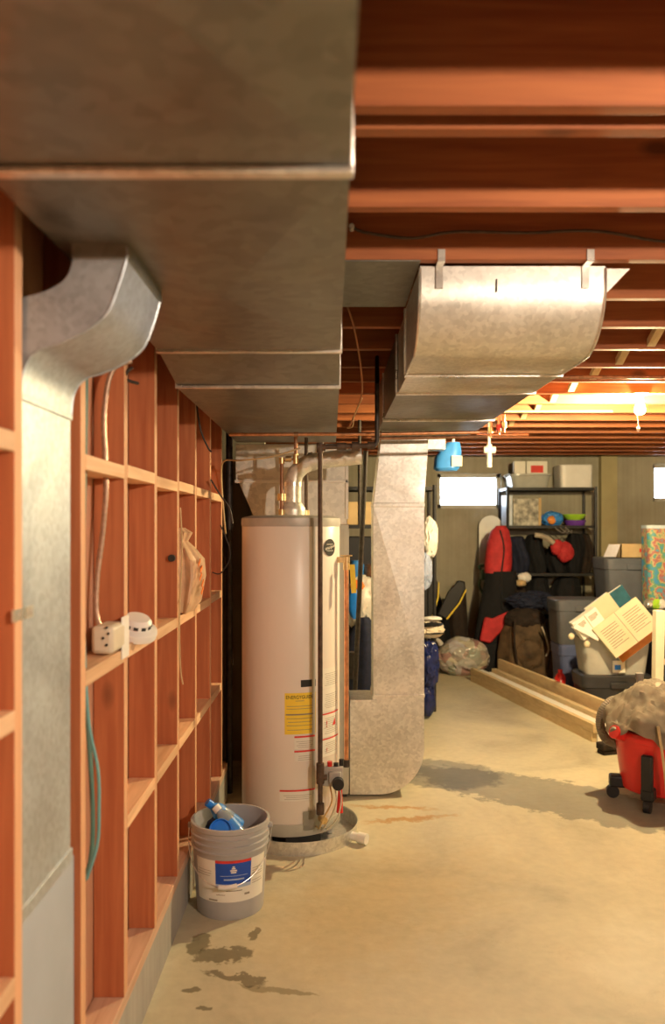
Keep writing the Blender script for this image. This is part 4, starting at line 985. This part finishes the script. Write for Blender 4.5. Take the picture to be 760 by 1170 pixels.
bm = BM(); box(bm, SX(588), SX(619), 8.99, 9.01, Z1, Z1+.30); obj('picture', bm, plain('grey_collage', (.42, .40, .34), .6, 0, .7, 18), fr)
bm = BM(); box(bm, SX(617), SX(620), 8.98, 9.02, Z1, Z1+.31); obj('frame_side', bm, 'card', fr)
bm = BM(); blob(bm, (SX(634), 9.03, Z1+.075), (.125, .10, .085), .2, 2.5, 5, 4); cb = top('gift_sack', bm, 'blue', 'bright blue bag with orange patch on the second shelf', 'bag')
bm = BM(); blob(bm, (SX(631), 8.945, Z1+.06), (.05, .03, .05), .2, 2.5, 1, 3, False); obj('orange_patch', bm, 'orange', cb)
bm = BM(); lathe(bm, [(0, 0), (.10, 0), (.12, .05), (.12, .06), (0, .06)], (SX(661), 9.05, Z1), 32); top('purple_bowl', bm, 'purple', 'purple bowl on the second shelf under the lime bowl', 'bowl')
bm = BM(); lathe(bm, [(0, 0), (.08, 0), (.125, .05), (.13, .065), (.12, .065), (.07, .015), (0, .015)], (SX(660), 9.05, Z1+.062), 32); top('green_bowl', bm, 'green', 'lime green bowl nested on the purple bowl', 'bowl')
for k, (px, w, z0, h, mat, lab, nm, cat) in enumerate([
    (596, .22, zsh[2], .40, 'navycloth', 'dark blue jacket bundle hanging at the left of the third shelf', 'jacket', 'jacket'),
    (615, .24, zsh[2], .42, 'blackcloth', 'black coat bundle beside the dark blue jacket on the third shelf', 'coat', 'coat'),
    (640, .20, zsh[2], .34, 'blackcloth', 'black bundle behind the red boxing glove on the third shelf', 'coat', 'coat'),
    (661, .22, zsh[2], .43, 'blackcloth', 'black folded fabric at the right of the third shelf', 'tote_bag', 'bag'),
    (674, .14, zsh[2], .43, 'darkbrown', 'dark brown sleeve at the far right of the third shelf', 'coat', 'coat'),
    (594, .22, zsh[3], .28, 'darkbrown', 'brown cloth bundle at the left of the fourth shelf', 'sleeping_bag', 'bag'),
    (620, .27, zsh[3], .30, 'blackcloth', 'black sports bag in the middle of the fourth shelf', 'sports_bag', 'bag'),
    (652, .34, zsh[3], .30, 'blackcloth', 'wide black bag at the right of the fourth shelf', 'sports_bag', 'bag'),
    (640, .40, zsh[4], .32, 'blackcloth', 'black bag low on the bottom shelf by the stacked totes', 'sports_bag', 'bag'),
    (598, .30, zsh[4], .34, 'navycloth', 'navy bag on the bottom shelf behind the backpack', 'sports_bag', 'bag')]):
    garment(nm, lab, cat, mat, (SX(px), 9.09), w, h, z0+.001, .09, k*1.3, .15, 0, .75)
bm = BM(); blob(bm, (SX(644), 8.87, HC-.27), (.095, .07, .115), .14, 2.2, 3, 4, False); rg = top('boxing_gloves', bm, 'redcloth', 'red boxing glove hanging at the front of the shelving unit', 'glove')
bm = BM(); blob(bm, (SX(635), 8.87, HC-.22), (.07, .06, .09), .14, 2.2, 9, 4, False); obj('thumb', bm, 'redcloth', rg)
bm = BM(); tube(bm, [(SX(609), 8.85, HC-.08), (SX(620), 8.83, HC-.10), (SX(630), 8.83, HC-.17)], .028, 10); top('grey_sleeve', bm, 'rag', 'pale grey cloth strap hanging above the red boxing glove', 'cloth')
bm = BM(); blob(bm, (SX(597), 8.83, HC-.55), (.075, .05, .055), .15, 2.2, 4, 4, False); top('white_shoe', bm, 'white', 'white and tan sneaker on the shelf edge above the backpack', 'shoe')
bm = BM(); blob(bm, (SX(592), 8.81, HC-.61), (.06, .05, .04), .15, 2.2, 7, 4, False); top('tan_shoe', bm, 'card', 'tan shoe under the white sneaker at the shelf edge', 'shoe')
bm = BM()
for s in range(3): tube(bm, [(SX(632+6*s), 8.86, zsh[1]-.02), (SX(640+5*s), 8.84, zsh[1]-.08), (SX(645+3*s), 8.86, zsh[1]-.05)], .006, 6)
top('wire_loops', bm, 'edge', 'shiny wire loops hanging under the second shelf', 'wire')
bm = BM(); blob(bm, (SX(628), 8.83, zsh[3]-.03), (.11, .05, .03), .2, 2, 4, 3, False); top('tan_rag', bm, 'card', 'crumpled tan rag on the lower shelf edge', 'rag')

# ------------------------------------------------------------------ totes
def tote(lab, x0, x1, y0, y1, z0, z1, mat, lidm, lid=True, name='storage_tote'):
    t = T(name, lab, 'tote', ((x0+x1)/2, (y0+y1)/2, z0)); cx, cy_ = (x0+x1)/2, (y0+y1)/2; rx, ry = (x1-x0)/2, (y1-y0)/2
    bm = BM(); zl = z1-.05 if lid else z1
    loft(bm, [(cx, cy_, z0, rx*.86, ry*.86), (cx, cy_, z0+.02, rx*.88, ry*.88), (cx, cy_, zl-.06, rx*.95, ry*.95), (cx, cy_, zl-.055, rx*.985, ry*.985), (cx, cy_, zl, rx*.985, ry*.985)], 0, 0, 64, 0, 8); obj('tub', bm, mat, t)
    if lid:
        bm = BM(); loft(bm, [(cx, cy_, zl, rx, ry), (cx, cy_, z1-.012, rx, ry), (cx, cy_, z1, rx*.95, ry*.95)], 0, 0, 64, 0, 8); obj('lid', bm, lidm, t)
        bm = BM(); box(bm, cx-.07, cx+.07, y0-.012, y0+.02, zl-.06, zl-.01); obj('handle', bm, mat, t, bevel=.006)
    return t
def TX(px, d=7.7): return (px-378)*d/F
tote('blue purple clear tote, lower of the stack behind the book bin', TX(637), TX(690), 7.6, 8.0, 0, .46, 'bluetote', 'bluetote')
tote('grey blue tote on top of the blue purple one', TX(633), TX(690), 7.58, 8.02, .461, .89, 'greytote', 'greytote')
tote('dark tote at the bottom of the right hand stack', TX(692), TX(752), 7.55, 8.0, 0, .43, 'darktote', 'darktote')
tote('dark tote in the middle of the right hand stack', TX(692), TX(752), 7.55, 8.0, .431, .852, 'greytote', 'greytote')
tote('large grey tote at the top of the stack holding an open carton', TX(685), TX(747), 7.5, 7.98, .853, 1.29, 'greytote', 'greytote')
cbx = T('cardboard_carton', 'open cardboard carton with raised flap on top of the large grey tote', 'box', (TX(716), 7.7, 1.291))
bm = BM(); x0, x1 = TX(703), TX(743)
box(bm, x0, x1, 7.55, 7.56, 1.291, 1.42); box(bm, x0, x1, 7.85, 7.86, 1.291, 1.42); box(bm, x0, x0+.01, 7.55, 7.86, 1.291, 1.42); box(bm, x1-.01, x1, 7.55, 7.86, 1.291, 1.42); box(bm, x0, x1, 7.55, 7.86, 1.291, 1.297)
obj('carton_body', bm, 'card', cbx)
bm = BM(); prism(bm, [(TX(684), 1.30), (TX(698), 1.30), (TX(703), 1.42), (TX(690), 1.42)], 'y', 7.56, 7.566); obj('side_flap', bm, plain('pale_carton_inner', (.62, .60, .66), .7), cbx)
bm = text_bm('HARRY', .05); xform(bm, Matrix.Translation((TX(729), 7.548, 1.355)) @ Matrix.Rotation(PI/2, 4, 'X')); bm.free()
bm = BM(); box(bm, TX(724), TX(731), 7.545, 7.549, 1.352, 1.372); lathe(bm, [(0, 0), (.001, 0)], (0, 0, 0), 3) if False else None
for k in range(3): box(bm, TX(724+k*2.6), TX(725.6+k*2.6), 7.544, 7.549, 1.345, 1.38)
obj('printed_word', bm, 'redink', cbx)
bm = BM(); lathe(bm, [(0, 0), (.035, 0), (.035, .003), (0, .003)], (0, 0, 0), 24); xform(bm, Matrix.Translation((TX(738), 7.548, 1.36)) @ Matrix.Rotation(PI/2, 4, 'X')); obj('round_logo', bm, 'redink', cbx)

# colourful gift bag and toys at right edge
gb = T('gift_bag', 'tall colourful printed gift bag at the right edge beside the grey tote', 'bag', (TX(757, 7.2), 7.3, .86))
def rainbow():
    m, nt, b = nodes('party_print')
    tc = N(nt, 'ShaderNodeTexCoord'); v = N(nt, 'ShaderNodeTexNoise', Scale=13.0, Detail=2.5); nt.links.new(tc.outputs['Object'], v.inputs['Vector'])
    r = ramp(nt, v.outputs['Fac'], [(.36, (.05, .28, .55)), (.45, (.12, .32, .16)), (.50, (.50, .42, .22)), (.56, (.42, .10, .08)), (.64, (.10, .35, .45))])
    nt.links.new(r.outputs[0], b.inputs['Base Color']); b.inputs['Roughness'].default_value = .4; return m
M['party'] = rainbow()
tote('dark tote under the colourful gift bag at the right edge', TX(748, 7.2), TX(805, 7.2), 7.1, 7.5, 0, .45, 'darktote', 'darktote')
tote('grey tote in the stack under the colourful gift bag', TX(748, 7.2), TX(805, 7.2), 7.1, 7.5, .451, .86, 'greytote', 'greytote')
bm = BM(); loft(bm, [(TX(770, 7.2), 7.3, .862, .22, .10), (TX(770, 7.2), 7.3, 1.2, .225, .10), (TX(770, 7.2), 7.3, 1.57, .23, .09)], 3, .015, 40, 0, 6); obj('bag_body', bm, 'party', gb)
bm = BM(); loft(bm, [(TX(770, 7.2), 7.3, 1.57, .236, .095), (TX(770, 7.2), 7.3, 1.60, .236, .095)], 0, 0, 40, 0, 6); obj('folded_rim', bm, plain('pale_blue_rim', (.55, .65, .72), .5), gb)
for k, (px, py, mt_, lb_) in enumerate(((750, 688, 'green', 'small green toy lying before the gift bag'), (756, 680, 'white', 'white plastic toy part beside the green toy'), (742, 692, 'edge', 'silver ornament before the gift bag'))):
    p = P(px, py, 7.05); bm = BM(); blob(bm, (p.x, 7.06, .90), (.045, .04, .045), .3, 3, k, 3, True); top('toy', bm, mt_, lb_, 'toy')
tote('low dark tote before the gift bag with toys on top', TX(738, 7.0), TX(800, 7.0), 6.86, 7.095, 0, .86, 'darktote', 'darktote')

# black tote with clear book bin
BX0, BX1 = (658-378)*6.9/F, (737-378)*6.9/F
tote('black tote on the floor under the clear bin of books', BX0, BX1, 6.7, 7.08, 0, .335, 'darktote', 'darktote')
cb_ = T('clear_bin', 'clear plastic bin full of spilling books on the black tote', 'bin', ((BX0+BX1)/2, 6.88, .336))
bm = BM(); cx, cy_ = (BX0+BX1)/2, 6.88
def tubshell(bm, cx, cy_, z0, z1, rx, ry, k=.85, t=.006):
    o = []; i = []
    seg = 64
    def ring(z, a, b):
        r_ = []
        for j in range(seg):
            an = 2*PI*j/seg; ca, sa = math.cos(an), math.sin(an); s = (abs(ca)**7+abs(sa)**7)**(-1/7); r_.append(bm.verts.new((cx+a*ca*s, cy_+b*sa*s, z)))
        return r_
    R = [ring(z0, rx*k, ry*k), ring(z1-.02, rx*.97, ry*.97), ring(z1-.02, rx, ry), ring(z1, rx, ry), ring(z1, rx*.97-t, ry*.97-t), ring(z0+t, rx*k-t, ry*k-t)]
    for a, b in zip(R, R[1:]):
        for j in range(seg): bm.faces.new([a[j], a[(j+1) % seg], b[(j+1) % seg], b[j]])
    bm.faces.new(R[0]); bm.faces.new(R[-1])
tubshell(bm, cx, cy_, .336, .64, (BX1-BX0)/2, .17)
obj('tub', bm, 'clear', cb_)
bm = BM(); box(bm, BX0+.16, BX0+.22, 6.700, 6.706, .40, .43) if False else box(bm, P(700, 0, 6.71).x, P(714, 0, 6.71).x, 6.700, 6.716, .36, .46); st_ = obj('sticker', bm, 'paper', cb_, 'white sticker with blue mark')
bm = BM(); box(bm, P(702, 0, 6.71).x, P(709, 0, 6.71).x, 6.697, 6.700, .385, .425); obj('blue_mark', bm, 'brightblue', st_)
# open booklet leaning out
def book(lab, c, size, rot, cover, lines=0, name='book', pages=True):
    t = T(name, lab, 'book', c); w, d, h = size
    mt = Matrix.Translation(c) @ rot.to_4x4()
    bm = BM(); box(bm, -w/2, w/2, -d/2, d/2, -h/2, h/2); box
    xform(bm, mt); obj('cover', bm, cover, t, bevel=.003)
    if pages:
        bm = BM(); box(bm, -w/2-.001, w/2-.01, -d/2+.006, d/2-.006, -h/2-.002, h/2+.002); xform(bm, mt); obj('pages', bm, 'paper', t)
    if lines:
        bm = BM()
        for cxx in (-.25, .25):
            for i in range(lines):
                z = h*(.30-.07*i); box(bm, cxx*w-.17*w, cxx*w+.17*w*(1 if i % 4 != 3 else .4), -d/2-.0015, -d/2, z-.0035, z+.0035)
        xform(bm, mt); obj('printed_text', bm, 'ink', t)
        bm = BM(); box(bm, -.003, .003, -d/2-.001, -d/2, -h/2, h/2); xform(bm, mt); obj('spine_crease', bm, 'ink', t)
    return t
rA = Matrix.Rotation(-.64, 3, 'Y') @ Matrix.Rotation(-.25, 3, 'X')
book('large open cream book lying tilted on top of the clear bin', P(715, 717, 6.60), (.45, .04, .30), rA, 'page', 9, pages=False)
book('book with orange edge under the large open cream book', P(722, 725, 6.72), (.42, .03, .27), rA, 'orange')
book('teal covered book standing at the back of the clear bin', P(704, 690, 6.85), (.26, .04, .22), Matrix.Rotation(-.6, 3, 'Y'), 'teal')
book('cream book with grey photo standing behind the open book', P(689, 697, 6.80), (.24, .05, .20), Matrix.Rotation(-.64, 3, 'Y'), 'page')
book('white thick book leaning left out of the clear bin', P(672, 712, 6.70), (.24, .10, .17), Matrix.Rotation(-.62, 3, 'Y'), 'paper', 4)
book('white thin book sloping under the leaning white book', P(669, 722, 6.66), (.23, .08, .04), Matrix.Rotation(.48, 3, 'Y'), 'white')
book('upright pale book inside the clear bin', P(690, 740, 6.85), (.30, .10, .22), Matrix.Rotation(-.1, 3, 'Y'), 'page')
book('grey book inside the right of the clear bin', P(720, 740, 6.86), (.16, .12, .22), Matrix.Rotation(.1, 3, 'Y'), 'ink')
for k, (px, py) in enumerate(((653, 727), (671, 736))):
    p = P(px, py, 6.62); bm = BM(); blob(bm, p, (.026, .02, .028), .05, 2, k, 3, False, False); top('round_knob', bm, 'page', '%s cream round knob hanging at the left of the book bin' % ('upper', 'lower')[k], 'knob')
p = P(652, 788, 7.0)
rc = T('red_canister', 'small red canister standing beside the black tote', 'canister', (1.98+.10, 7.25, 0))
bm = BM(); lathe(bm, [(0, 0), (.045, 0), (.048, .01), (.048, .22), (.03, .25), (.02, .26), (.02, .29), (0, .29)], (2.085, 7.25, 0), 24); obj('body', bm, 'redplastic', rc)
bm = BM(); tube(bm, [(2.075, 7.198, .2), (2.08, 7.195, .12), (2.09, 7.2, .14)], .005, 6); obj('strap', bm, 'paper', rc)

# cream door panel leaning at right edge + chair rung
pn = T('white_board', 'tall narrow cream board standing at the right edge behind the shop vacuum', 'board', (P(751, 0, 5.6).x, 5.6, 0))
bm = BM(); hexa(bm, (P(746, 0, 5.6).x-.01, P(754, 0, 5.6).x-.01, 0), (P(747, 0, 5.6).x, P(757.5, 0, 5.6).x, HC-(697-603)*5.6/F), 5.55, 5.62); obj('panel', bm, 'cream', pn, bevel=.003)
obj('rail', bx(P(757, 0, 5.6).x-.02, P(790, 0, 5.6).x, 5.57, 5.60, .62, .66), 'cream', pn)
# ------------------------------------------------------------------ lumber pile
dv = Vector((.48, -2.35, 0)).normalized(); ang = math.atan2(dv.y, dv.x)
def board(lab, a, L, w, z0, z1, mat, off):
    # starts at far end a (x,y), runs toward the camera; off = sideways offset
    side = Vector((-dv.y, dv.x, 0)); c0 = Vector((a[0], a[1], 0))+side*off
    bm = BM(); box(bm, 0, L, 0, w, 0, z1-z0)
    xform(bm, Matrix.Translation((c0.x, c0.y, z0)) @ Matrix.Rotation(ang, 4, 'Z'))
    return top('lumber_board', bm, mat, lab, 'board', 'long boards on the floor', bevel=.002)
A0 = (1.44, 8.22)
M['lumberx'] = wood('pale_lumber_long', (.76, .60, .36), (.60, .44, .25), 'x', knots=False)
board('bottom front lumber board of the pile on the floor', A0, 2.40, .04, 0, .07, 'lumber', 0)
board('upper front lumber board lying on the bottom front one', A0, 2.42, .04, .071, .135, 'lumber', .0)
board('white primed board beside the front lumber boards', A0, 2.40, .085, 0, .115, 'primed', .045)
board('wide white flat board in the middle of the lumber pile', A0, 2.40, .09, .0, .085, 'primed', .135)
board('tan board in the middle of the pile beside the back plank', A0, 2.40, .05, .0, .12, 'lumber', .23)
board('tall back plank standing on edge at the rear of the lumber pile', (A0[0]+.02, A0[1]+.1), 2.52, .035, 0, .20, 'lumber', .30)
# ------------------------------------------------------------------ shop vacuum
VC = (1.90, 4.62)
vac = T('shop_vacuum', 'red shop vacuum with black casters at the right edge, draped in cloth', 'vacuum cleaner', (VC[0], VC[1], 0))
bm = BM(); lathe(bm, [(0, .07), (.19, .07), (.205, .08), (.245, .37), (.262, .375), (.265, .40), (.255, .42), (0, .42)], (*VC, 0), 56); obj('tub', bm, 'redplastic', vac)
bm = BM(); lathe(bm, [(.22, .42), (.19, .50), (.14, .56), (.08, .58), (0, .585)], (*VC, 0), 40); obj('motor_head', bm, 'black', vac)
bm = BM(); cyl(bm, (VC[0]-.235, VC[1]-.08, .40), (VC[0]-.30, VC[1]-.11, .425), .038, 20); obj('hose_port', bm, 'redplastic', vac)
for k, an in enumerate((-PI/2-.62, PI-.22, PI/2-.3, .15)):
    c_, s_ = math.cos(an), math.sin(an); cx, cy_ = VC[0]+.235*c_, VC[1]+.235*s_
    bm = BM(); obox(bm, (VC[0]+.225*c_, VC[1]+.225*s_, .10), (.10, .07, .07), Matrix.Rotation(an, 3, 'Z')); cst = obj('caster', bm, 'black', vac, bevel=.012)
    bm = BM(); cyl(bm, (cx+.02*c_-.018*s_, cy_+.02*s_+.018*c_, .036), (cx+.02*c_+.018*s_, cy_+.02*s_-.018*c_, .036), .036, 20); obj('wheel', bm, 'black', cst)
    if k == 0:
        bm = BM(); obox(bm, (VC[0]+.262*c_, VC[1]+.262*s_, .22), (.04, .062, .20), Matrix.Rotation(an, 3, 'Z')); obj('tool_holder', bm, 'black', cst, bevel=.01)
# draped cloth
bm = BM(); seg = 128; rings = []
base_p = [(0.02, .665), (.09, .665), (.16, .64), (.215, .585), (.262, .51), (.292, .455), (.312, .42)]
base_p = [(v.x, v.y) for v in smoothpts([Vector((a, b, 0)) for a, b in base_p], 5)]
for i, (rr, z) in enumerate(base_p):
    ring = []; t = i/(len(base_p)-1)
    for j in range(seg):
        a = 2*PI*j/seg; u = Vector((math.cos(a)*rr*9, math.sin(a)*rr*9, t*4))
        n1 = noise.noise(u*.8); n2 = .5-abs(noise.noise(u*1.9)); n3 = .5-abs(noise.noise(u*4.1))
        k = 1+t*(.05*math.sin(9*a+.5*i*.2)+.03*math.sin(14*a+2))+.10*n1+.035*n2
        lift = .034*n1+.034*(n2-.3)+.008*(n3-.3)+t*(.02*math.sin(5*a+1)-.02*max(0, math.sin(9*a)))
        ring.append(bm.verts.new((VC[0]+rr*k*math.cos(a), VC[1]+rr*k*math.sin(a), z+lift+.01)))
    rings.append(ring)
for a, b in zip(rings, rings[1:]):
    for j in range(seg): bm.faces.new([a[j], a[(j+1) % seg], b[(j+1) % seg], b[j]])
bm.faces.new(rings[0])
bmesh.ops.solidify(bm, geom=bm.faces[:], thickness=.006)
top('drop_cloth', bm, 'rag', 'crumpled grey beige cloth draped over the red shop vacuum', 'cloth')
h0 = P(724, 812, 4.55)
bm = BM(); tube(bm, [(VC[0]-.295, VC[1]-.105, .42), P(716, 806, 4.7), P(702, 800, 4.75), P(690, 810, 4.75), P(686, 826, 4.75), P(691, 842, 4.72), P(702, 849, 4.70), P(716, 852, 4.66)], .026, 16, ribs=.10, k=14)
hs = top('vacuum_hose', bm, 'hose', 'grey ribbed hose curling up beside the red shop vacuum', 'hose')
bm = BM(); p = P(697, 850, 5.58); obox(bm, (p.x, 5.58, .055), (.17, .09, .05), Matrix.Rotation(.3, 3, 'Z')); obox(bm, (p.x, 5.58, .015), (.16, .08, .03), Matrix.Rotation(.3, 3, 'Z'))
top('floor_nozzle', bm, 'darkbrown', 'dark floor brush nozzle on the floor behind the red shop vacuum', 'nozzle', bevel=.01)
p = P(732, 828, 4.72); q_ = P(731, 770, 4.74)
bm = BM(); cyl(bm, (p.x, p.y, .42), q_, .020, 18); cyl(bm, q_-Vector((0, 0, .03)), q_+Vector((0, 0, .005)), .024, 18)
top('vacuum_wand', bm, plain('wand_grey', (.22, .21, .20), .4), 'grey vacuum wand sticking up from the cloth on the shop vacuum', 'wand')
bm = BM(); tube(bm, [P(752, 830, 4.32), P(756, 855, 4.30), P(760, 885, 4.30), P(762, 910, 4.31)], .008, 8); obj('cord', bm, 'tancable', vac, 'pale cord')
# small pipe visible in left gap
pipe('drain_pipe', [P(262, 910, 4.75), P(262, 480, 4.75)], .02, 'blackpipe', 'dark vertical pipe in the gap between the last stud and the heater')
pipe('steel_conduit', [P(266, 760, 4.9), P(258, 640, 4.9), P(264, 560, 4.9)], .006, 'edge', 'thin pale conduit in the dark gap left of the heater')

# ------------------------------------------------------------------ light, camera, world
w = bpy.data.worlds.new('sky'); bpy.context.scene.world = w; w.use_nodes = True
bg = w.node_tree.nodes['Background']; bg.inputs['Color'].default_value = (.80, .90, 1.0, 1); bg.inputs['Strength'].default_value = 14.0
cam = bpy.data.cameras.new('camera'); co = bpy.data.objects.new('camera', cam); C.objects.link(co)
co.location = (0, 0, HC); co.rotation_euler = (PI/2, 0, 0)
cam.sensor_fit = 'HORIZONTAL'; cam.sensor_width = 36; cam.lens = 36*F/760
cam.shift_x = 2/760; cam.shift_y = 18/760; cam.clip_start = .02
cam.dof.use_dof = True; cam.dof.focus_distance = 3.9; cam.dof.aperture_fstop = 3.4
s = bpy.context.scene; s.camera = co
s.view_settings.view_transform = 'Standard'; s.view_settings.look = 'None'; s.view_settings.gamma = 1; s.view_settings.use_curve_mapping = False
s.view_settings.exposure = 0.25
